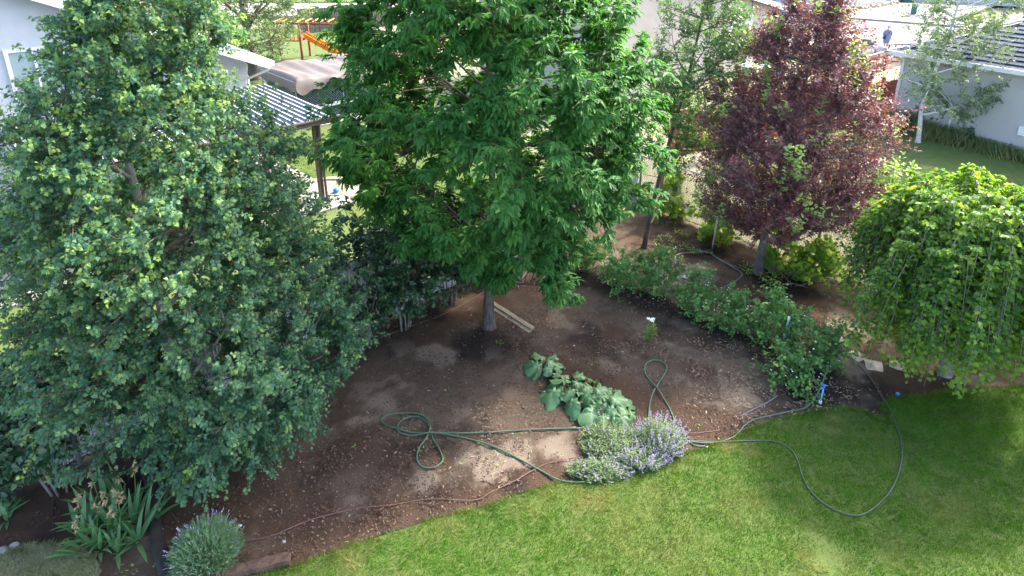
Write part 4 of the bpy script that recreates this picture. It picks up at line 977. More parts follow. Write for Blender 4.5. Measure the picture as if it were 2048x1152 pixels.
# ------------------------------------------------------------------ trees
# big small-leaved tree on the left
bL = S(385, 928)
tree('leafy_tree', 'broad heart-leaved tree filling the left side, reaching down to the bed', bL,
     [(0, 0, -.1), (.02, .02, .5), (-.05, .1, 1.8), (.0, .1, 3.6), (-.1, .15, 5.4), (-.25, .2, 7.2)], .13,
     [(.45, .9, .5, .1), (.9, 1.65, .6, .3), (1.6, 2.25, .4, .5), (2.6, 2.5, .17, .4), (3.8, 2.25, .05, .3), (4.8, 2.0, .15, .3), (5.8, 1.5, .12, .3), (6.8, 1.0, .42, .3), (7.8, .75, .5, .3), (8.8, .3, .55, .3)],
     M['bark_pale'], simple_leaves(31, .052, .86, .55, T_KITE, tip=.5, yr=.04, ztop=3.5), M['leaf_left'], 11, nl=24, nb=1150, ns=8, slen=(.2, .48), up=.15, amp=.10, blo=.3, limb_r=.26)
# central tree
bC = S(978, 662)
tree('shade_tree', 'large dense tree with drooping compound leaves at the centre of the bed', bC,
     [(0, 0, -.1), (.01, 0, .8), (.06, .0, 1.8), (.1, .05, 3.4), (.05, .05, 5.4), (.1, .0, 8.2)], .125,
     [(1.05, .4, 1.05, -.6), (1.5, .7, .95, -.3), (1.9, 1.65, .2, .6), (2.6, 2.4, .3, .45), (3.4, 2.75, .33, .2), (4.6, 2.85, .2, 0), (5.8, 2.8, .18, 0), (7.0, 2.4, .15, 0), (8.2, 1.5, .1, 0), (9.0, .5, .1, 0)],
     M['bark_grey'], compound_leaves(5, .15, .126, .40, .40), M['leaf_centre'], 23, nl=20, nb=600, ns=8, slen=(.15, .40), up=.3, amp=.12, blo=.60, bend=.12, limb_r=.3)
# purple tree
bP = S(1515, 546)
pt, penv = tree('purple_tree', 'purple-leaved plum tree with scattered lime-green shoots', bP,
     [(0, 0, -.1), (.02, .0, .6), (.08, .05, 1.3), (.2, .1, 2.6), (.45, .2, 4.2), (.7, .3, 6.0)], .115,
     [(1.2, .9, .15, 0), (1.6, 1.7, .15, 0), (2.3, 2.1, .25, 0), (3.2, 2.05, .38, .05), (4.2, 1.75, .30, .1), (5.0, 1.3, .28, .1), (5.8, .85, .38, .1), (6.5, .35, .5, .1)],
     M['bark_purple'], simple_leaves(28, .072, .46, .25, T_KITE, tip=.7, yr=.0), M['leaf_purple'], 31, nl=18, nb=540, ns=8, slen=(.3, .75), up=.4, amp=.22, blo=.35, bend=-.1, twig='bark_purple', sdir=(.7, .7, .3, .3))
rg = np.random.default_rng(5); bag = Leaves(); sh = penv.sample(95, .92, 1.12, rg, .12, 1.0); shm = MB(); P_ = []
for s in sh:
    for j in range(3):
        e = s + np.array([rg.normal(0, .10), rg.normal(0, .10), rg.uniform(.18, .45)]); P_.append(np.stack([s - UP * .15, (s + e) / 2 + rg.normal(0, .03, 3), e]))
simple_leaves(13, .095, .46, .1, T_OVAL, tip=.5, yr=1.1)(bag, np.array(P_), np.ones(len(P_)), rg, penv)
go = bag.obj('green_shoots', M['leaf_shoot'], pt); go["label"] = 'lime-green shoots among the purple leaves'
# slender young tree
bY = S(1288, 496)
tree('young_tree', 'slender leaning young tree tied to a wooden stake', bY,
     [(0, 0, -.1), (.08, .0, .8), (.35, .1, 2.4), (.75, .2, 4.3), (1.05, .3, 6.2), (1.2, .3, 7.6)], .075,
     [(2.2, .45, .4, .1), (2.9, .95, .6, .15), (3.8, 1.15, .8, .2), (4.8, 1.2, .95, .2), (5.8, 1.05, 1.1, .25), (6.8, .75, 1.2, .3), (7.9, .25, 1.3, .3)],
     M['bark_grey'], simple_leaves(15, .085, .42, .3, T_KITE, tip=.6, yr=.12), M['leaf_young_tree'], 41, nl=12, nb=220, ns=8, slen=(.2, .5), up=.3, amp=.22, blo=.35, bend=-.05, sdir=(.6, .8, .3, .25))
# aspen by the right house
bA = gp(1836, 284)
tree('aspen_tree', 'white-barked leaning aspen in front of the white house', bA,
     [(0, 0, -.1), (-.05, 0, .5), (-.12, .05, 1.4), (.02, .1, 2.3), (.25, .1, 3.6), (.45, .2, 5.0), (.6, .3, 6.5), (.8, .3, 8.5)], .095,
     [(1.1, .5, 1.6, 0), (1.6, 1.5, 1.1, 0), (2.4, 1.8, .7, .1), (3.4, 1.5, .5, .1), (4.4, 1.6, .8, .1), (5.4, 2.1, 1.3, .2), (6.8, 2.2, 1.6, .3), (8.5, 1.2, 1.6, .3)],
     M['bark_white'], simple_leaves(17, .07, .85, .45, T_KITE, tip=.5, yr=.05), M['leaf_aspen'], 53, nl=15, nb=230, ns=8, slen=(.25, .6), up=-.1, amp=.25, blo=.4, twig='bark_white', limb_r=.5)
# dark-stemmed tree beyond the left house
bF = gp(508, 158)
tree('far_tree', 'bushy tree with dark forked stems beyond the neighbouring roof', bF,
     [(0, 0, -.1), (.05, 0, 1.5), (-.1, .1, 3.2), (-.2, .2, 5.5), (-.1, .2, 8.0)], .30,
     [(1.0, 1.2, .2, 0), (1.8, 2.6, .3, 0), (3.0, 3.4, .1, 0), (4.5, 3.6, -.3, 0), (6.0, 3.2, -.3, 0), (8.0, 2.2, -.3, 0), (9.5, .8, -.3, 0)],
     M['bark_grey'], simple_leaves(17, .11, .6, .3, T_KITE, tip=.5, yr=.1), M['leaf_far'], 61, nl=16, nb=260, ns=9, slen=(.35, .85), up=.05, amp=.2, blo=.35, twig='bark_grey')
# second, partly hidden tree behind the ridge of the left house
tree('far_tree', 'green treetop showing above the white rake of the left house', gp(330, 105),
     [(0, 0, -.1), (0, 0, 2.0), (.1, .1, 5.0), (.1, .1, 8.0)], .25,
     [(1.5, 1.5, 0, 0), (3.0, 3.2, 0, 0), (5.0, 3.6, 0, 0), (7.0, 3.0, 0, 0), (9.0, 1.0, 0, 0)],
     M['bark_grey'], simple_leaves(14, .14, .6, .3, T_KITE, tip=.5, yr=.1), M['leaf_far'], 62, nl=12, nb=110, ns=8, slen=(.35, .85), amp=.2, blo=.5, twig='bark_grey')

def weeping():
    base = S(1888, 748); t = thing('weeping_tree', 'weeping mulberry with a dome of hanging lime-green branches', 'tree', base); rng = np.random.default_rng(71)
    tr = crom([base + np.array(p) for p in ((0, 0, -.1), (.02, 0, .7), (-.03, .05, 1.7), (0, 0, 2.7))], 6); tk = MB(); tk.tube(tr, np.linspace(.14, .085, len(tr)), 12)
    lim = MB(); bag = Leaves(); top = tr[-1]
    def strand(start, az, out, rise, drop, r0, leafy=True, bare=0.0):
        d = np.array([math.cos(az), math.sin(az), 0.0]); pts = []
        n = 15
        for i in range(n):
            u = i / (n - 1); p = start + d * out * (1 - (1 - u) ** 1.9)
            z = rise * math.sin(min(u / .38, 1) * math.pi / 2) if u < .38 else rise - (drop + rise) * ((u - .38) / .62) ** 1.35
            p = p + UP * z + np.array([math.sin(u * 7 + az * 5), math.cos(u * 6 + az * 3), 0]) * .035 * u; pts.append(p)
        pts = np.array(pts); lim.tube(pts, np.linspace(r0, .0025, n), 5 if r0 > .01 else 3, False); return pts
    allp = []
    for k in range(84):                      # main arching limbs
        az = k * 2.39996 + rng.normal(0, .15); f = math.sqrt(rng.uniform(.06, 1.0))
        pts = strand(top + rng.normal(0, .07, 3) - UP * rng.uniform(0, .35), az, 2.1 * f, rng.uniform(.7, 1.0) + (1 - f) * .38, rng.uniform(.8, 1.7), .019); allp.append((pts, .2))
        for j in range(15):                  # side strands hanging off the limb
            u = rng.uniform(.1, .85); i = int(u * 14); s = pts[i]; da = az + rng.normal(0, 1.1)
            dr = min(rng.uniform(.7, 2.8), s[2] - base[2] - rng.uniform(.7, 1.3)); 
            if dr < .3: continue
            q = strand(s, da, rng.uniform(.12, .5), rng.uniform(.03, .2), dr, .008); allp.append((q, .12))
    for pts, lo in allp:
        seg = np.linalg.norm(np.diff(pts, axis=0), axis=1); Ls = seg.sum(); m = int(Ls / .027)
        u = rng.uniform(lo, 1, m) * (len(pts) - 1.001); i = u.astype(int); f = (u - i)[:, None]; P = pts[i] * (1 - f) + pts[i + 1] * f; T = unit(pts[i + 1] - pts[i])
        az = rng.uniform(0, 6.28, m); side = np.stack([np.cos(az), np.sin(az), np.zeros(m)], 1)
        h = P - np.array([base[0], base[1], 0]); h[:, 2] = 0; outw = unit(h)
        D = unit(T * .25 + side * .95 + outw * .45 + np.array([0, 0, -.25])); P = P + side * rng.uniform(0, .06, m)[:, None]; Nm = unit(np.array([0, 0, .6]) + outw * .6 + rng.normal(0, .4, (m, 3)))
        Lf = .082 * rng.uniform(.55, 1.2, m); hz = np.clip((P[:, 2] - base[2] - 2.6) / 1.6, 0, 1)
        yg = np.clip(rng.uniform(-1.0, .65, m) + .40 * hz, 0, .8); yg = np.where(u > (len(pts) - 2.5), np.maximum(yg, .4), yg)
        bag.add(P, D, Nm, Lf * 1.06, Lf * .84, yg, T_KITE)
    tk.obj('trunk', M['bark_mulberry'], t, True); lim.obj('weeping_branches', M['bark_mulberry'], t, True); bag.obj('crown', M['leaf_mulberry'], t)
weeping()

# ------------------------------------------------------------------ shrubs
def shrub(name, label, base, stems, spread, h, fol, leaf_fn, lm, seed, nb=40, ns=7, slen=(.15, .4), r=.016, bark='bark_shrub', group=None, up=.1, cat='shrub', lean=(0, 0), amp=.2, cl=.06):
    """multi-stemmed shrub; fol = rows of the leaf mass"""
    rng = np.random.default_rng(seed); base = np.asarray(base, float); t = thing(name, label, cat, base, group); env = Env(fol, base, rng, amp); br = MB(); ND = []; bag = Leaves(); P_ = []; Y_ = []
    for k in range(stems):
        az = k * 6.283 / stems + rng.normal(0, .3); f = rng.uniform(.4, 1)
        a = base + np.array([math.cos(az), math.sin(az), 0]) * cl * rng.uniform(.5, 1.6) - UP * .05
        e = base + np.array([math.cos(az) * spread * f + lean[0], math.sin(az) * spread * f + lean[1], h * rng.uniform(.7, 1)])
        c = a * .55 + e * .45 + UP * h * .18; cv = bez(a, c, e, 9); s = MB(); s.tube(cv, np.linspace(r * rng.uniform(.8, 1.3), .005, 9), 7); s.obj('stem', M[bark], t, True); ND.append(cv[2:])
    ND = np.concatenate(ND)
    for e in env.sample(nb, .3, 1.0, rng):
        v = e - ND; i = int(np.argmin(np.linalg.norm(v, axis=1) + np.maximum(0, ND[:, 2] - e[2]))); a = ND[i]; c = (a + e) / 2 + UP * .1 * np.linalg.norm(e - a); cv = bez(a, c, e, 5); br.tube(cv, np.linspace(.006, .003, 5), 4, False); tan = unit(e - cv[-2])
        for j in range(ns):
            s = cv[rng.integers(2, 5)]; d = unit(tan * .5 + rng.normal(0, .6, 3) + UP * up); L = rng.uniform(*slen); ee = s + d * L; P_.append(np.stack([s, s + d * L * .5 + UP * L * .1, ee])); Y_.append(rng.uniform())
    leaf_fn(bag, np.array(P_), np.array(Y_), rng, env)
    branch_obj('twigs', br, np.array(P_)[:, ::2], [.004, .0015], M['bark_twig'], t); bag.obj('foliage', lm, t)
    return t, env
LIL = 'lilac shrubs along the white slatted fence'
lf = simple_leaves(13, .085, .68, .6, T_HEART, tip=.4, yr=.06)
for k, (px, py, lab, st, sp_, rows) in enumerate((
    (722, 690, 'dark lilac with pale curved stems against the white fence, nearest of three', 8, .65, [(.5, .5, 0, .1), (1.0, .95, 0, .15), (1.8, .95, 0, .2), (2.4, .7, 0, .2), (2.9, .3, 0, .2)]),
    (812, 655, 'dark green lilac with a thick leaning stem cluster, middle of three along the fence', 7, .6, [(.6, .5, 0, .1), (1.1, .9, 0, .15), (2.0, .9, 0, .2), (2.6, .5, 0, .2)]),
    (900, 608, 'dark green lilac hidden behind the central trunk, farthest of three', 6, .5, [(.55, .45, 0, .1), (1.0, .8, 0, .15), (1.9, .85, 0, .2), (2.4, .4, 0, .2)]),
    (122, 985, 'broad-leaved lilac with two grey stems beside the lower left fence', 4, .6, [(.55, .5, -.35, .1), (1.0, .85, -.3, .1), (1.6, .9, -.2, .2), (2.2, .5, -.1, .2)]),
    (15, 985, 'dark leafy lilac cut by the left edge of the picture', 4, .4, [(.25, .35, -.1, .0), (.6, .55, -.1, .0), (1.1, .6, -.1, .1), (1.5, .3, -.1, .1)]))):
    shrub('lilac_shrub', lab, S(px, py), st, sp_, 1.5, rows, lf, M['leaf_lilac'], 80 + k, nb=75, ns=7, slen=(.15, .4), r=.02, group=LIL, cl=.09)
# wall of leaves behind the central tree along the fence
for k, (px, py, lab) in enumerate(((985, 545, 'leafy shrub against the fence just right of the central trunk'), (1120, 478, 'leafy shrub against the fence behind the central tree'))):
    shrub('fence_shrub', lab, S(px, py), 6, .5, 1.5, [(.5, .4, 0, 0), (1.0, .8, 0, 0), (1.7, .8, 0, 0), (2.3, .3, 0, 0)], lf, M['leaf_lilac'], 95 + k, nb=40, ns=7, r=.016)
# bramble row with white blossom
bram = simple_leaves(11, .062, .78, .35, T_HEART, tip=.4, yr=.12)
rngb = np.random.default_rng(17)
BR = [(1175, 545, .42, .55, 'lowest leafy bramble at the far end of the row under the central tree'), (1245, 582, .5, .8, 'bramble bush with arching canes, second from the far end of the row'),
      (1318, 592, .5, 1.0, 'tall bramble bush in front of the pale soil patch'), (1405, 640, .5, 1.0, 'bramble bush with a bare arching cane at its foot, mid-row'),
      (1465, 668, .42, .85, 'bramble bush dotted with blossom, left of the gap in the row'), (1545, 700, .5, 1.0, 'round yellow-green bramble bush right of the gap in the row'),
      (1612, 735, .55, .95, 'bramble bush with most white blossom at the near end of the row'), (1572, 768, .38, .55, 'low bramble shoots spilling towards the lawn at the near end')]
for k, (px, py, r_, h_, lab) in enumerate(BR):
    r_ *= 1.0; h_ *= 1.1
    t, env = shrub('bramble_bush', lab, S(px, py), 7, r_ * .7, h_ * .8, [(.05, r_ * .75, 0, 0), (h_ * .35, r_, 0, 0), (h_ * .7, r_ * .85, 0, 0), (h_ * 1.05, r_ * .3, 0, 0)], bram, M['leaf_bramble'], 110 + k, nb=int(30 * r_ / .5), ns=6, slen=(.14, .40), r=.007, bark='leaf_sprout', group='brambles in a row across the bed', up=.3, amp=.3)
    n = (10, 16, 26, 34, 40, 34, 70, 24)[k]; fp = env.sample(n, .75, 1.1, rngb); fb = Leaves()
    for a in range(5):
        az = a * 1.257 + rngb.uniform(0, 6, n); D = np.stack([np.cos(az), np.sin(az), .35 * np.ones(n)], 1); fb.add(fp + UP * .02, D, UP, .020, .017, 0, T_OVAL)
    fb.obj('blossoms', M['petal_white'], t)
# grapevines on the cream fence
grape = simple_leaves(9, .125, 1.0, .4, T_LOBE, tip=.3, yr=.2, flat=.35)
GR = [(1345, 432, .55, 1.3, (0, 0), 'bright yellow-green grapevine on the fence behind the stake'), (1425, 480, .65, 1.1, (0, 0), 'grapevine with broad leaves beside the pale pole'),
      (1545, 535, .45, 1.0, (.1, 0), 'grapevine climbing behind the purple tree trunk'), (1610, 560, .55, .9, (.15, 0), 'dark green grapevine with woody canes between purple and weeping trees'), (1285, 408, .3, .6, (0, 0), 'small reddish sapling in the fence corner')]
for k, (px, py, r_, h_, ln, lab) in enumerate(GR):
    shrub('grape_vine', lab, S(px, py), 5, r_ * .7, h_ * .8, [(.05, r_ * .5, 0, 0), (h_ * .4, r_, ln[0], 0), (h_ * .8, r_ * .9, ln[0], .1), (h_ * 1.15, r_ * .35, ln[0], .1)], grape, M['leaf_grape'], 140 + k, nb=(22, 24, 18, 24, 7)[k], ns=4, slen=(.14, .42), r=.014, bark='bark_twig', group='grapevines along the cream fence', up=.1, cat='vine', amp=.5)
# suckers at the foot of the purple tree, weeds by the right house, seedlings
def tufts(name, label, pts, h, n, L, wr, mat, seed, cat='weeds', young=0.0):
    rng = np.random.default_rng(seed); bag = Leaves()
    for p in pts:
        m = n; az = rng.uniform(0, 6.28, m); z = rng.uniform(.02, h, m); rr_ = rng.uniform(0, .10, m) * (1 + z)
        P = np.stack([p[0] + np.cos(az) * rr_, p[1] + np.sin(az) * rr_, p[2] + z], 1); D = np.stack([np.cos(az), np.sin(az), rng.uniform(-.2, .7, m)], 1); Ls = L * rng.uniform(.6, 1.3, m)
        bag.add(P, D, UP + rng.normal(0, .3, (m, 3)), Ls, Ls * wr, np.clip(rng.normal(young, .3, m), 0, 1), T_OVAL)
    return tag(bag.obj(name, mat), label, cat, kind='stuff')
tufts('sucker_shoots', 'yellow-green suckers round the foot of the purple tree', [S(x, y) for x, y in ((1500, 552), (1525, 562), (1545, 545), (1552, 565), (1490, 545), (1560, 585), (1538, 572))], .28, 40, .06, .5, M['leaf_sprout'], 201)
tufts('seedling_weeds', 'thin yellow-green weeds on the soil beside the stake', [S(*p) for p in zip(np.random.default_rng(3).uniform(1310, 1420, 26), np.random.default_rng(4).uniform(440, 510, 26))], .10, 16, .05, .5, M['leaf_sprout'], 202)
tufts('bed_seedlings', 'tiny green seedlings dotted over the soil bed', [S(*p) for p in list(zip(np.random.default_rng(8).uniform(700, 1500, 26), np.random.default_rng(9).uniform(650, 930, 26))) + [(998, 692), (992, 690), (1003, 694), (375, 944), (368, 940), (382, 947), (250, 1148), (262, 1143), (1240, 605), (1255, 602), (1460, 690)]], .03, 6, .04, .45, M['leaf_sprout'], 203)
def weed_strip():
    rng = np.random.default_rng(44); n = 9000; s = rng.uniform(-.5, 8.5, n); q = -np.abs(rng.normal(0, .42, n)) - .05
    A = RP(0, 0); P = A + np.outer(s, Rd) + np.outer(q, Rn); hh = .20 * (.25 + fbm(s, q, .7, 3, 3) * 1.9) * np.where(s < 3, 1.5, 1.0) * rng.uniform(.4, 1.3, n)
    az = rng.uniform(0, 6.28, n); D = np.stack([np.cos(az) * .45, np.sin(az) * .45, np.ones(n)], 1); bag = Leaves(); bag.add(P, D, np.stack([-np.sin(az), np.cos(az), .2 * np.ones(n)], 1), hh * 1.4, .022, np.clip(fbm(s, q, .9, 8, 3) * 2 - .95 + rng.normal(0, .25, n), 0, 1), T_STRIP)
    tag(bag.obj('tall_weeds', M['leaf_weed']), 'tall weeds and seeding grass along the foundation of the white house', 'weeds', kind='stuff')
    for px, py, h_, lab in ((1856, 262, 1.3, 'dark leafy sapling at the foot of the aspen'), (1945, 285, .8, 'small leafy sapling against the white wall'), (1825, 262, 1.0, 'thin sapling left of the aspen trunk'), (1918, 290, .7, 'short sapling beside the white wall pipe')):
        shrub('sapling', lab, gp(px, py), 3, .12, h_, [(.1, .2, 0, 0), (h_ * .6, .32, 0, 0), (h_ * 1.1, .1, 0, 0)], simple_leaves(8, .07, .7, .4, T_HEART), M['leaf_lilac'], 300 + px, nb=14, ns=4, slen=(.1, .25), r=.008)
weed_strip()

# ------------------------------------------------------------------ garden plants
def rhubarb():
    rng = np.random.default_rng(91); metas = []
    for v in range(7):                       # crinkled heart-shaped blades, seven shapes
        nr, na = 5, 22; V = [(0, 0, 0)]; vn = [1.0]; ph = rng.uniform(0, 6.28)
        for i in range(1, nr + 1):
            q = i / nr
            for j in range(na):
                a = -math.pi + 2 * math.pi * (j + .5) / na; w = abs(a) / math.pi
                rr_ = (.52 + .42 * math.cos(a) * .55 + .12 * math.cos(2 * a)) * (1 - .55 * max(0, w - .85) / .15) * (1 + .09 * math.sin(6 * a + ph) * q + .06 * math.sin(11 * a + ph * 2) * q)
                rad = rr_ * q; z = .10 * q - .24 * q * q + .085 * q * q * math.sin(6 * a + ph) + .085 * q * q * math.sin(10 * a + ph * 2) + .03 * math.cos(a * 3) * q
                V.append((rad * math.cos(a), rad * math.sin(a) * .98, z)); vn.append(max(0, 1 - abs(((a * 2.5 / math.pi) + .5) % 1 - .5) * 5.5) * (1 - q * .6) * .8)
        F = [(0, 1 + j, 1 + (j + 1) % na) for j in range(na)]
        for i in range(nr - 1):
            for j in range(na): a = 1 + i * na; F.append((a + j, a + na + j, a + na + (j + 1) % na, a + (j + 1) % na))
        me = np_mesh('leaf', np.array(V), F, {'vein': vn}, True); me.materials.append(M['rhubarb_leaf']); metas.append(me)
    for (px, py, n, sp_, lab, sc_) in ((1092, 742, 10, .30, 'small rhubarb clump at the upper end of the row, nearest the trunk', .8), (1142, 785, 18, .48, 'rhubarb with red stalks showing at its heart, second from the trunk', 1.05),
                                     (1185, 805, 14, .42, 'broad-leaved rhubarb in the middle of the clump', 1.0), (1218, 822, 16, .42, 'pale green rhubarb with yellowing leaves touching the catmint', 1.0)):
        b = S(px, py); t = thing('rhubarb', lab, 'rhubarb', b, 'rhubarb plants in a row')
        for k in range(n):
            az = k * 2.39996 + rng.normal(0, .2); f = math.sqrt((k + .6) / n); d = sp_ * f; z = .25 - .13 * f + rng.normal(0, .025)
            e = b + np.array([math.cos(az) * d, math.sin(az) * d, z]); s = .31 * rng.uniform(.6, 1.25) * sc_
            MB().tube(crom([b + np.array([math.cos(az) * .05, math.sin(az) * .05, 0]), (b + e) / 2 + UP * .06, e], 3), [.014, .013, .012, .011, .010, .009, .008], 6).obj('stalk', M['rhubarb_stalk'], t, True)
            inst('leaf', metas[k % 7], e, t, (rng.normal(0, .32), .15 + .55 * f + rng.normal(0, .2), az + rng.normal(0, .3)), (s, s, s))
rhubarb()
def iris_mesh(seed, dry=False):
    r = np.random.default_rng(seed); n = 7; V = []; bend = r.uniform(.1, .9); tw = r.normal(0, .4)
    for i in range(n):
        u = i / (n - 1); x = bend * .45 * u ** 2.2; z = u * (1 - .28 * bend * u ** 2); w = .036 * (1 - u ** 2.6) * (.7 + .6 * min(u * 4, 1)) + .001; a = tw * u
        V += [(x, -w * math.cos(a), z - w * math.sin(a) * .2), (x + .006, 0, z), (x, w * math.cos(a), z + w * math.sin(a) * .2)]
    F = []
    for i in range(n - 1):
        for j in (0, 1): a = i * 3 + j; F.append((a, a + 1, a + 4, a + 3))
    me = np_mesh('leaf', np.array(V), F, {'young': [max(0, min(1, (i // 3) / (n - 1) * 1.6 - 1.05)) if seed % 3 == 0 else 0 for i in range(len(V))]}, True); me.materials.append(M['leaf_iris']); return me
IM = [iris_mesh(400 + k) for k in range(10)]
def iris(label, fans, stems, seed):
    r = np.random.default_rng(seed); b0 = np.mean([S(*f[:2]) for f in fans], 0); t = thing('iris_clump', label, 'iris', b0)
    for px, py, n, sz in fans:
        b = S(px, py); fa = r.uniform(0, 3.14)
        for k in range(n):
            side = (k - (n - 1) / 2) / max(1, (n - 1) / 2); az = fa + (0 if side > 0 else math.pi) + r.normal(0, .55); lean = abs(side) * .95 + abs(r.normal(0, .2)); L = 1.12 * sz * r.uniform(.7, 1.1) * (1 - .15 * abs(side))
            inst('leaf', IM[r.integers(0, 10)], b + np.array([math.cos(az), math.sin(az), 0]) * .02 * (1 + abs(side)), t, (0, lean, az), (L, L * 1.15 + .1, L))
    for px, py, h_ in stems:
        b = S(px, py); e = b + np.array([r.normal(0, .06), r.normal(0, .06), h_]); cv = crom([b, (b + e) / 2 + r.normal(0, .015, 3), e], 4)
        st = MB(); st.tube(cv, np.linspace(.008, .005, len(cv)), 6); so2 = st.obj('flower_stem', M['leaf_sprout'], t, True)
        for j in range(4):                    # withered papery blooms
            c = e - UP * .055 * j + np.array([r.normal(0, .02), r.normal(0, .02), 0]); lb = Leaves(); m = 7; az = r.uniform(0, 6.28, m)
            lb.add(np.repeat(c[None], m, 0), np.stack([np.cos(az), np.sin(az), r.uniform(-.9, .9, m)], 1), UP + r.normal(0, .5, (m, 3)), r.uniform(.035, .07, m), .026, 0, T_LANCE); lb.obj('withered_bloom', M['petal_dry'], so2, False)
iris('clump of sword-leaved irises with withered tan blooms in the lower left', [(215, 1020, 12, .62), (250, 1010, 11, .62), (190, 1050, 12, .6), (235, 1065, 12, .62), (165, 1075, 12, .55), (265, 1050, 12, .62), (275, 1085, 11, .52), (200, 1100, 12, .5), (170, 1105, 10, .48), (235, 1105, 9, .45), (290, 1055, 10, .6), (215, 1075, 12, .6)],
     [(205, 1030, .72), (262, 1020, .72), (270, 1018, .8), (180, 1060, .62), (192, 1072, .45), (228, 1050, .62), (242, 1055, .66), (250, 1062, .72), (215, 1075, .5), (175, 1085, .48)], 501)
iris('small iris tuft with pale leaf tips at the left picture edge', [(2, 1035, 7, .42), (14, 1040, 6, .40)], [], 502)
def lavender():
    b = S(415, 1120); t = thing('lavender_bush', 'round grey-green lavender bush beside the black edging strip', 'lavender', b); r = np.random.default_rng(510); n = 3400
    u = r.uniform(0, 1, n); az = r.uniform(0, 6.28, n); th = np.arccos(1 - u * .98) ; D = np.stack([np.sin(th) * np.cos(az), np.sin(th) * np.sin(az), np.cos(th)], 1); R_ = .46 * r.uniform(.72, 1.12, n)
    e = b + D * R_[:, None] * np.array([1, 1, 1.05]) + UP * .06; s = e - unit(D + UP * .5) * (.16 * r.uniform(.8, 1.4, n))[:, None]; g = Leaves(); Nn = unit(r.normal(0, 1, (n, 3)))
    g.add(s, e - s, Nn, np.linalg.norm(e - s, axis=1), .009, np.clip(r.normal(.2, .3, n), 0, 1), T_STRIP)
    for k in range(4):
        f = r.uniform(.1, .95, n); a2 = r.normal(0, 1, (n, 3)); g.add(s + (e - s) * f[:, None], unit(e - s) * .7 + a2 * .5, Nn, .035 * r.uniform(.6, 1.3, n), .007, np.clip(r.normal(.1, .3, n), 0, 1), T_STRIP)
    g.obj('foliage', M['leaf_lavender'], t); fl = Leaves(); m = np.where((D[:, 2] > .25) & (r.uniform(0, 1, n) < .05))[0]
    for dz in (0.0, .02, .04):
        fl.add(e[m] + unit(D[m]) * dz + r.normal(0, .004, (len(m), 3)), unit(D[m] + UP * .3), unit(r.normal(0, 1, (len(m), 3))), .03, .014, r.uniform(0, 1, len(m)), T_OVAL)
    fl.obj('flower_spikes', M['petal_greyviolet'], t)
    st = MB()
    for k in range(16): a_ = k * .39; st.tube([b + np.array([math.cos(a_) * .03, math.sin(a_) * .03, -.03]), b + np.array([math.cos(a_) * .16, math.sin(a_) * .16, .28])], [.007, .003], 4)
    st.obj('stems', M['bark_twig'], t)
lavender()
def catmint(label, px, py, rx, ry, h_, n, fl_frac, lean, seed):
    b = S(px, py); t = thing('catmint', label, 'catmint', b, 'catmint clumps by the lawn edge'); r = np.random.default_rng(seed); q = np.sqrt(r.uniform(0, 1, n)); az = r.uniform(0, 6.28, n)
    ex = b + np.stack([np.cos(az) * q * rx, np.sin(az) * q * ry, h_ * (1 - .65 * q ** 2) * r.uniform(.4, 1.3, n)], 1) + np.outer(r.uniform(.3, 1, n), np.array([lean[0], lean[1], 0])); s = b + (ex - b) * np.array([.72, .72, .0]) + UP * .01
    g = Leaves(); st = MB(); k = 13
    for i in range(0, n, 2): st.tube([s[i], (s[i] + ex[i]) / 2 + UP * .03, ex[i]], [.003, .0025, .0015], 3, False)
    I = np.repeat(np.arange(n), k); m = len(I); u = r.uniform(.12, .9, m)[:, None]; P = s[I] * (1 - u) + ex[I] * u + r.normal(0, .018, (m, 3)); a2 = r.uniform(0, 6.28, m); D = np.stack([np.cos(a2), np.sin(a2), r.uniform(-.1, .7, m)], 1)
    g.add(P, D, UP + r.normal(0, .4, (m, 3)), .030 * r.uniform(.6, 1.3, m), .016, np.clip(r.normal(.15, .25, m), 0, 1), T_HEART); g.obj('foliage', M['leaf_catmint'], t); st.obj('stems', M['leaf_catmint'], t)
    fl = Leaves(); w = np.where(r.uniform(0, 1, n) < fl_frac * (.35 + .9 * np.clip((np.cos(az) * .75 - np.sin(az) * .55) * q + .2, 0, 1)))[0]; ax = unit(ex[w] - s[w])
    for j in range(14):
        f = r.uniform(0, 1, len(w))[:, None]; a2 = r.uniform(0, 6.28, len(w)); fl.add(ex[w] + ax * (f * .15 - .05), np.stack([np.cos(a2), np.sin(a2), .5 * np.ones(len(w))], 1), UP, .017, .013, r.uniform(0, 1, len(w)), T_OVAL)
    fl.obj('flower_spikes', M['petal_violet'], t)
catmint('large grey-green catmint with violet spikes below the rhubarb', 1225, 890, .58, .44, .30, 680, .12, (0, 0), 521)
catmint('violet-flowered catmint leaning right over the green hose', 1312, 890, .44, .40, .42, 460, .42, (.12, .05), 522)
catmint('low catmint spilling onto the lawn edge', 1195, 945, .52, .22, .20, 420, .15, (0, -.02), 523)
catmint('violet catmint along the lawn between the other clumps', 1275, 925, .48, .22, .24, 380, .42, (.03, -.03), 524)
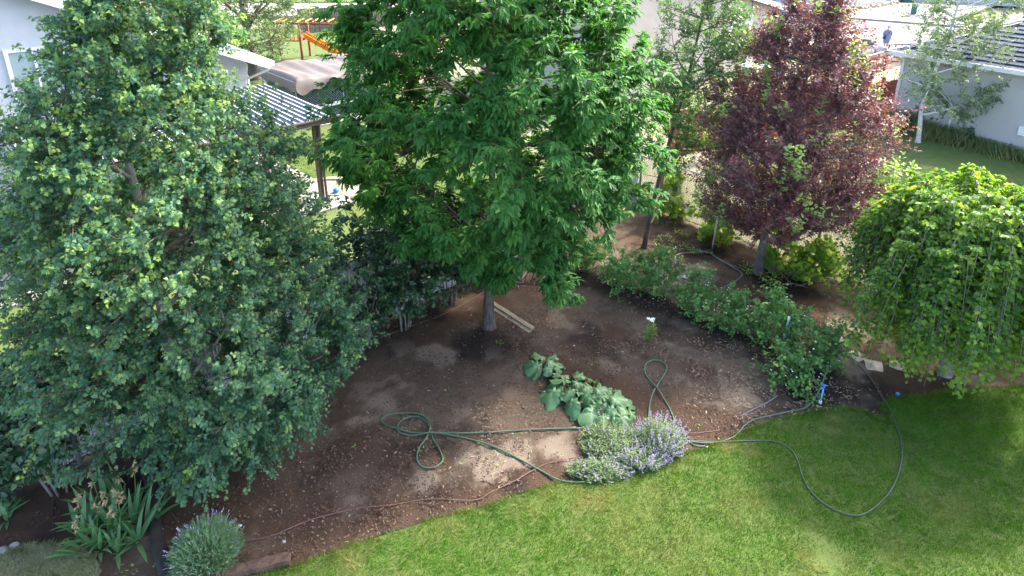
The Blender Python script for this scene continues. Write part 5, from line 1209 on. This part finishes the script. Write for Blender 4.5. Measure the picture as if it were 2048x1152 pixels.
def lily():
    b = S(1298, 682); t = thing('lily', 'single white-topped lily standing in the bare soil', 'lily', b); r = np.random.default_rng(530)
    for k, (dx, h_) in enumerate(((0, .50), (.05, .38), (-.05, .25))):
        e = b + np.array([dx * 1.5, 0, h_]); MB().tube([b + np.array([dx, 0, -.02]), e], [.008, .005], 6).obj('stem', M['leaf_sprout'], t); m = int(110 * h_); u = r.uniform(.1, .95, m); az = r.uniform(0, 6.28, m); g = Leaves(); g.add(b + np.array([dx, 0, 0]) + np.outer(u, e - b - np.array([dx, 0, 0])), np.stack([np.cos(az), np.sin(az), .5 * np.ones(m)], 1), UP, .10, .022, .1, T_LANCE); g.obj('leaves', M['leaf_sprout'], t)
    for dx, dy in ((0, 0), (.05, .02), (-.04, .03), (.02, -.05)):
        f = Leaves(); az = np.arange(6) * 1.047; f.add(np.repeat((b + np.array([dx, dy, .51]))[None], 6, 0), np.stack([np.cos(az), np.sin(az), .3 * np.ones(6)], 1), UP, .055, .022, 0, T_LANCE); f.obj('flower', M['petal_white'], t, False)
lily()
# thyme mat in the lower left corner
TH = G2([(-40, 1100), (45, 1095), (95, 1085), (150, 1092), (190, 1110), (200, 1150), (170, 1200), (-60, 1200)])
tq = scatter_poly(TH, 26000, 71)
blades('thyme_mat', np.c_[tq, soil_z(tq[:, 0], tq[:, 1]) + .01], .045, .012, M['thyme'], .8, 'low grey-green creeping ground cover in the lower left corner', 'ground cover', np.clip(RNG.normal(.2, .3, len(tq)), 0, 1), 72)

# ------------------------------------------------------------------ hoses and pipes on the ground
def hose(name, label, px, r, mat, cat='hose', lift=None, n=8, group=None):
    pts = []
    for i, p in enumerate(px):
        q = gp(p[0], p[1]); inl = bool(inpoly(np.array([q[0]]), np.array([q[1]]), LAWN)[0]); z = (.022 if inl else float(soil_z(q[0], q[1])) + .012) + r + (p[2] if len(p) > 2 else 0); pts.append((q[0], q[1], z))
    cv = crom(pts, n)
    for i, c in enumerate(cv):
        inl = bool(inpoly(np.array([c[0]]), np.array([c[1]]), LAWN)[0]); zmin = (.020 if inl else float(soil_z(c[0], c[1])) + .008) + r; cv[i][2] = max(c[2], zmin)
    o = MB().tube(cv, r, 8).obj(name, mat, None, True); return tag(o, label, cat, group)
hose('garden_hose', 'green hose looped on the bare soil left of the catmint',
     [(1165, 858), (1080, 861), (985, 866), (930, 869), (880, 871, .02), (830, 869), (790, 858), (764, 846), (770, 834), (800, 829), (835, 831), (855, 843), (862, 862, .02), (866, 880), (880, 905), (885, 925), (868, 938), (845, 937), (834, 922), (838, 900), (852, 880), (860, 866, .045), (855, 850), (838, 838), (815, 838), (797, 850), (798, 866), (825, 874), (865, 873, .05), (920, 877), (980, 892), (1040, 920), (1085, 945), (1118, 962), (1160, 968), (1210, 960), (1260, 950)], .0135, M['hose_green'])
hose('garden_hose', 'pale green hose in a standing figure-eight loop above the catmint',
     [(1296, 850), (1299, 815), (1305, 790), (1318, 768), (1330, 748), (1332, 733), (1322, 725), (1304, 723), (1291, 732), (1290, 748), (1300, 765), (1314, 782, .03), (1330, 805), (1343, 830), (1352, 858), (1366, 878), (1390, 894), (1410, 895)], .0135, M['hose_green'])
hose('garden_hose', 'green hose running from the blue standpipe along the lawn edge',
     [(1645, 782, .35), (1634, 798, .12), (1612, 818), (1580, 826), (1545, 833), (1510, 841), (1490, 852), (1472, 872), (1450, 883), (1420, 888), (1385, 887), (1362, 880)], .0125, M['hose_green'])
hose('garden_hose', 'long pale hose looping far out across the shaded lawn',
     [(1362, 884), (1440, 886), (1520, 884), (1558, 889), (1582, 903), (1595, 925), (1604, 955), (1620, 985), (1650, 1012), (1690, 1031), (1722, 1033), (1752, 1015), (1780, 985), (1796, 950), (1803, 915), (1800, 880), (1790, 848), (1776, 815), (1766, 800), (1752, 775), (1735, 750), (1700, 715), (1665, 690)], .010, M['hose_pale'])
hose('garden_hose', 'grey hose lying in a curve in front of the purple tree',
     [(1368, 555), (1358, 545), (1350, 525), (1354, 512), (1375, 508), (1415, 507), (1432, 516), (1462, 535), (1483, 548), (1480, 558), (1460, 570), (1445, 578)], .014, M['hose_grey'])
hose('garden_hose', 'second grey hose trailing off behind the purple trunk', [(1320, 495), (1370, 500), (1415, 506), (1440, 522), (1465, 533), (1495, 545)], .011, M['hose_grey'])
tag(MB().lathe(S(1370, 557), [(.02, .0), (.07, .01), (.07, .035), (.03, .05), (.005, .055)], 12).obj('sprinkler', M['galvanised']), 'small round metal sprinkler at the end of the grey hose', 'sprinkler')
hose('drip_line', 'black drip line crossing the soil under the young tree', [(1262, 488), (1300, 493), (1350, 497), (1400, 506), (1440, 512)], .009, M['drip_black'])
hose('drip_line', 'black drip line along the shaded lower left soil', [(110, 1000), (107, 1030), (110, 1055), (108, 1085)], .007, M['drip_black'])
hose('drip_line', 'mauve drip line pointing at the bramble row', [(1480, 835), (1500, 824), (1530, 810), (1555, 795)], .009, M['drip_mauve'])
hose('drip_line', 'brown drip line from the left tree down to the lavender', [(296, 915), (315, 925), (325, 945), (326, 970), (330, 1005), (345, 1030), (358, 1046)], .009, M['drip_rust'])
hose('drip_line', 'thin brown drip line along the fence behind the central tree', [(700, 702), (790, 665), (900, 625), (985, 575)], .007, M['drip_brown'])
hose('drip_line', 'short pinkish drip line right of the catmint', [(1370, 868), (1400, 868), (1440, 862)], .006, M['drip_brown'])
hose('drip_line', 'thin dark loop of tube on the mulch left of the trunk', [(855, 660), (872, 655), (884, 645), (882, 635)], .006, M['drip_black'])
dl = hose('drip_line', 'long reddish-brown drip line with red fittings along the lower bed', [(482, 1085), (540, 1075), (610, 1045), (660, 1030), (720, 1018), (780, 1013), (840, 1004), (880, 1001), (950, 1002), (985, 985), (1030, 963), (1060, 945), (1090, 930), (1130, 920), (1165, 915)], .007, M['drip_brown'])
for px, py in ((735, 1021), (775, 1012), (838, 1004), (953, 1001), (993, 982), (1036, 962), (1118, 923), (600, 1049), (487, 1085)):
    c = S(px, py, .022); m = MB(); m.box(c - UP * .008, (.007, 0, 0), (0, .007, 0), UP * .008); m.tube([c - UP * .004, c + UP * .006], .005, 6); m.obj('red_fitting', M['red_plastic'], dl)
for a in ([(735, 1021), (736, 1030), (725, 1042), (705, 1047)], [(775, 1012), (778, 1002), (786, 994), (797, 988)], [(838, 1004), (838, 1012), (833, 1020)], [(953, 1001), (956, 1010), (950, 1019)], [(993, 982), (985, 972), (972, 965), (962, 964)], [(1036, 962), (1044, 966), (1046, 971)]):
    MB().tube(crom([S(x, y, .012) for x, y in a], 5), .0045, 5).obj('feeder_tube', M['drip_black'], dl, True)

# ------------------------------------------------------------------ small garden things
def standpipe():
    b = S(1640, 806); t = thing('standpipe', 'blue garden standpipe with a blue valve at the lawn edge', 'standpipe', b)
    MB().tube([b - UP * .05, b + np.array([.01, 0, .30])], .013, 10).obj('pipe', M['blue_pipe'], t, True); MB().tube([b - UP * .02, b + UP * .03], .03, 10).obj('foot', M['white_plastic'], t)
    v = MB(); c = b + np.array([.012, 0, .30]); v.lathe(c, [(.015, 0), (.02, .02), (.02, .045), (.012, .06)], 10); v.tube([c + UP * .03, c + np.array([-.07, -.02, .0])], .015, 8); v.obj('valve', M['blue_plastic'], t, True)
    w = MB(); w.box(c + UP * .068, (.035, 0, 0), (0, .009, 0), UP * .007); w.box(c + UP * .068, (.009, 0, 0), (0, .035, 0), UP * .0065); w.obj('handle', M['blue_plastic'], t)
standpipe()
def bramble_post():
    b = S(1557, 722); t = thing('pipe_post', 'teal plastic pipe post with a white top among the brambles', 'post', b); MB().tube([b - UP * .1, b + np.array([.06, 0, .85])], .02, 10).obj('pipe', M['teal_pipe'], t, True)
    MB().lathe(b + np.array([.06, 0, .85]), [(.028, -.03), (.03, .02), (.024, .05), (.004, .055)], 10).obj('cap', M['white_plastic'], t, True)
bramble_post()
def stake():
    b = S(1312, 448); t = thing('tree_stake', 'square wooden stake beside the slender young tree', 'stake', b); MB().bar(b - UP * .1, b + np.array([.10, 0, 2.2]), .085, .085, np.array([0, 1., 0])).obj('pole', M['stake_wood'], t)
    a = S(1288, 496); p = a + np.array([.07, .0, .72]); q = b + np.array([.02, -.05, .55]); MB().tube([p + np.array([-.06, -.05, 0]), p + np.array([.02, -.075, 0]), q + np.array([.05, -.03, 0]), q + np.array([.07, .05, 0])], .009, 5).obj('tie', M['drip_black'], t)
stake()
def pale_pole():
    b = S(1424, 503); t = thing('pale_pole', 'thin cream pole standing beside the grapevine', 'pole', b); MB().tube([b - UP * .05, b + UP * .25], .014, 8).obj('base_pipe', M['galvanised'], t, True); MB().tube([b + UP * .2, b + np.array([.06, .02, 1.15])], .022, 10).obj('shaft', M['cream_pipe'], t, True); MB().lathe(b + np.array([.06, .02, 1.14]), [(.025, 0), (.028, .1), (.02, .13)], 8).obj('cap', M['drip_black'], t)
pale_pole()
for (x0, y0, x1, y1, w_, dz, lab) in ((985, 612, 1066, 664, .10, .05, 'weathered timber plank lying behind the central trunk, upper of two'), (980, 616, 1060, 668, .10, .012, 'weathered timber plank lying under the other behind the central trunk')):
    a, b = S(x0, y0), S(x1, y1); a[2] = b[2] = max(a[2], b[2]) + dz; m = MB(); m.bar(a, b, w_, .035); tag(m.obj('timber_plank', M['plank']), lab, 'plank', 'planks behind the trunk')
# sleeper edging by the lawn
a, b = gp(395, 1168), gp(581, 1122); sl_t = thing('edging_sleeper', 'old brown timber sleeper edging the lawn at the bottom', 'sleeper', (a + b) / 2)
m = MB(); n = 14; d = (b - a) / np.linalg.norm(b - a); sd = np.array([-d[1], d[0], 0]); rgs = np.random.default_rng(6); V = []; F = []
sec = [(-.085, -.05), (-.09, .06), (-.07, .105), (0, .115), (.07, .10), (.09, .06), (.085, -.05)]
for i in range(n + 1):
    c = a + (b - a) * i / n
    for (q, z) in sec: V.append(c + sd * (q + rgs.normal(0, .005)) + UP * (z + rgs.normal(0, .006)))
k = len(sec)
for i in range(n):
    for j in range(k): F.append((i * k + j, i * k + (j + 1) % k, (i + 1) * k + (j + 1) % k, (i + 1) * k + j))
F += [tuple(range(k)), tuple(range((n + 1) * k - 1, n * k - 1, -1))]
mobj('timber', np.array(V), F, M['sleeper'], sl_t)
# black edging strip
es = crom([S(x, y)[:2] for x, y in ((280, 920), (300, 960), (303, 1010), (312, 1060), (318, 1100), (335, 1150), (345, 1180))], 6); V = []; F = []
for i, p in enumerate(es):
    tn = es[min(i + 1, len(es) - 1)] - es[max(i - 1, 0)]; tn = tn / np.linalg.norm(tn); sn = np.array([-tn[1], tn[0]]); z = float(soil_z(*p))
    for q, dz in ((-.085, -.02), (-.08, .030), (-.03, .040), (.03, .040), (.08, .030), (.085, -.02)): V.append((p[0] + sn[0] * q, p[1] + sn[1] * q, z + dz))
for i in range(len(es) - 1):
    for j in range(5): F.append((i * 6 + j, i * 6 + j + 1, (i + 1) * 6 + j + 1, (i + 1) * 6 + j))
tag(mobj('edging_strip', np.array(V), F, M['edging_black'], None, True), 'black rubber edging strip between iris clump and lavender', 'edging')
# stepping stones
for k, (px, py, r_, lab) in enumerate(((1690, 684, .20, 'pale stepping stone beside the bramble row, farthest of four'), (1712, 711, .21, 'square stepping stone, second from the bramble row'), (1748, 732, .22, 'worn stepping stone in the middle of the path under the weeping tree'), (1794, 729, .20, 'stepping stone nearest the weeping trunk'), (1660, 655, .13, 'small broken paving piece at the edge of the brambles'))):
    c = S(px, py); rr_ = np.random.default_rng(600 + k); a0 = rr_.uniform(0, 1.5); pl = []
    for j in range(4):
        a = a0 + j * 1.571; v0 = np.array([math.cos(a), math.sin(a)]) * r_ * rr_.uniform(.85, 1.1); v1 = np.array([math.cos(a + 1.571), math.sin(a + 1.571)]) * r_
        for f in (.06, .5, .92): pl.append(c[:2] + v0 * (1 - f) + v1 * f + rr_.normal(0, .006, 2))
    pl = sorted(pl, key=lambda q: math.atan2(q[1] - c[1], q[0] - c[0])); m = MB().prism([tuple(q) for q in pl], c[2] - .03, c[2] + .022)
    tag(m.obj('stepping_stone', M['flagstone']), lab, 'stepping stone', 'stepping stones by the weeping tree')
tag(MB().lathe(S(1795, 790, .0), [(.035, -.02), (.035, .03), (.028, .04), (.004, .045)], 14).obj('blue_cap', M['blue_plastic']), 'small round blue cap in the grass edge under the weeping tree', 'cap')
for k, (px, py, s_, lab) in enumerate(((3, 1105, .10, 'flat grey stone at the left edge near the ground cover'), (30, 1092, .07, 'small grey stone between the iris tuft and the ground cover'), (568, 1084, .035, 'pebble on the soil left of the lawn'), (1415, 895, .03, 'white hose coupling on the lawn edge'), (480, 1052, .035, 'white leaf-like chip on the dark soil right of the lavender'))):
    c = S(px, py); m = MB(); V = []; rr_ = np.random.default_rng(700 + k)
    for z, q in ((-.02, 1), (.25 * s_, 1), (.5 * s_, .6)):
        for j in range(8): a = j * .785; V.append(c + np.array([math.cos(a) * s_ * q * rr_.uniform(.8, 1.15), math.sin(a) * s_ * .75 * q * rr_.uniform(.8, 1.15), z]))
    m.add(V, [(i * 8 + j, i * 8 + (j + 1) % 8, i * 8 + 8 + (j + 1) % 8, i * 8 + 8 + j) for i in range(2) for j in range(8)] + [tuple(range(16, 24))])
    tag(m.obj('stone', M['pebble'] if k not in (3, 4) else M['white_plastic']), lab, 'stone')

# ------------------------------------------------------------------ litter on the bed
def litter(name, label, centers, n, L, wr, mat, seed, flat=.25, cat='litter'):
    r = np.random.default_rng(seed); bag = Leaves(); tot = sum(c[3] for c in centers)
    for px, py, rad, wt in centers:
        m = int(n * wt / tot); c = gp(px, py); p = np.stack([c[0] + r.normal(0, rad, m), c[1] + r.normal(0, rad, m)], 1); p = p[~inpoly(p[:, 0], p[:, 1], LAWN)]
        side = ((p[:, 0] - FL0[0]) * nL[0] + (p[:, 1] - FL0[1]) * nL[1] < -.1) & ((p[:, 0] - FR0[0]) * nR[0] + (p[:, 1] - FR0[1]) * nR[1] < -.1); p = p[side]
        p = p[fbm(p[:, 0], p[:, 1], .35, seed, 4) + r.normal(0, .07, len(p)) > .50]
        m = len(p); az = r.uniform(0, 6.28, m); Ls = L * r.uniform(.4, 1.5, m); P = np.c_[p, soil_z(p[:, 0], p[:, 1]) + .016 + r.uniform(0, .012, m)]
        bag.add(P, np.stack([np.cos(az), np.sin(az), r.normal(0, flat, m)], 1), UP + r.normal(0, .3, (m, 3)), Ls, Ls * wr, r.uniform(0, 1, m), T_LANCE)
    return tag(bag.obj(name, mat), label, cat, kind='stuff')
M['dry_leaf'] = leafmat('dry_leaf', (.28, .20, .13), (.40, .31, .22), (.19, .12, .08), .1, .8, .2, tint=(1, .9, .8))
M['bark_chip'] = leafmat('bark_chip', (.085, .052, .036), (.15, .095, .065), (.05, .03, .02), .0, .9, .2, tint=(1, .9, .8))
M['dark_clod'] = leafmat('dark_clod', (.085, .062, .048), (.14, .105, .082), (.20, .15, .115), .0, .95, .1, tint=(1, .9, .8))
litter('dry_leaves', 'pale dry leaves scattered over the bed below the brambles', [(1480, 720, .55, 1.6), (1440, 760, .5, 1.6), (1520, 800, .45, 1.3), (1660, 800, .5, 1.2), (1300, 660, .6, .8), (1150, 620, .8, .7), (1400, 700, .8, 1.), (1000, 740, 1.2, .6), (1560, 840, .4, .5), (1700, 660, .4, .4), (1420, 540, 1.0, .6), (900, 960, 1.2, .5)], 7000, .05, .28, M['dry_leaf'], 811)
litter('bark_chips', 'red-brown bark chips mulching the lower and middle bed', [(560, 1060, 1.2, 2), (760, 1020, .8, 2), (300, 1050, 1.2, 2), (850, 900, .8, 1.2), (1000, 690, .8, 1.5), (830, 680, 1.2, 1.5), (1250, 790, .5, 1), (1150, 740, .5, .8), (1580, 600, 1.0, 1.2), (1400, 830, .6, 1), (100, 1020, 1.2, 1), (1150, 600, 1.2, 1)], 26000, .035, .42, M['bark_chip'], 812)
litter('soil_clods', 'small clods of earth across the garden bed', [(850, 820, 1.4, 2), (1150, 640, 1.2, 1.4), (1400, 740, 1.2, 1.6), (1450, 560, 1.2, 1), (600, 1000, 1.5, 1.5), (1000, 900, 1.0, 1), (1330, 450, 1.0, .8)], 16000, .026, .75, M['dark_clod'], 813, flat=.6)
litter('straw_debris', 'fine pale straw and chips strewn over the bed', [(900, 800, 1.5, 2), (1150, 640, 1.2, 1.4), (1400, 740, 1.2, 2), (1450, 560, 1.2, 1), (700, 1020, 1.3, 1.5), (1000, 900, 1.0, 1), (1480, 700, .7, 1)], 16000, .026, .2, M['dry_leaf'], 814)
# dead twigs under the grapevine
tw = thing('dead_canes', 'tangle of grey dead canes at the foot of the dark grapevine', 'canes', S(1590, 565)); rgt = np.random.default_rng(9); b = worigin(tw)
for k in range(14):
    a = b + np.array([rgt.normal(0, .35), rgt.normal(0, .25), .03]); e = a + np.array([rgt.normal(0, .5), rgt.normal(0, .35), rgt.uniform(.05, .45)])
    MB().tube(crom([a, (a + e) / 2 + np.array([0, 0, .12]), e], 3), .009, 5).obj('cane', M['bark_shrub'], tw, True)
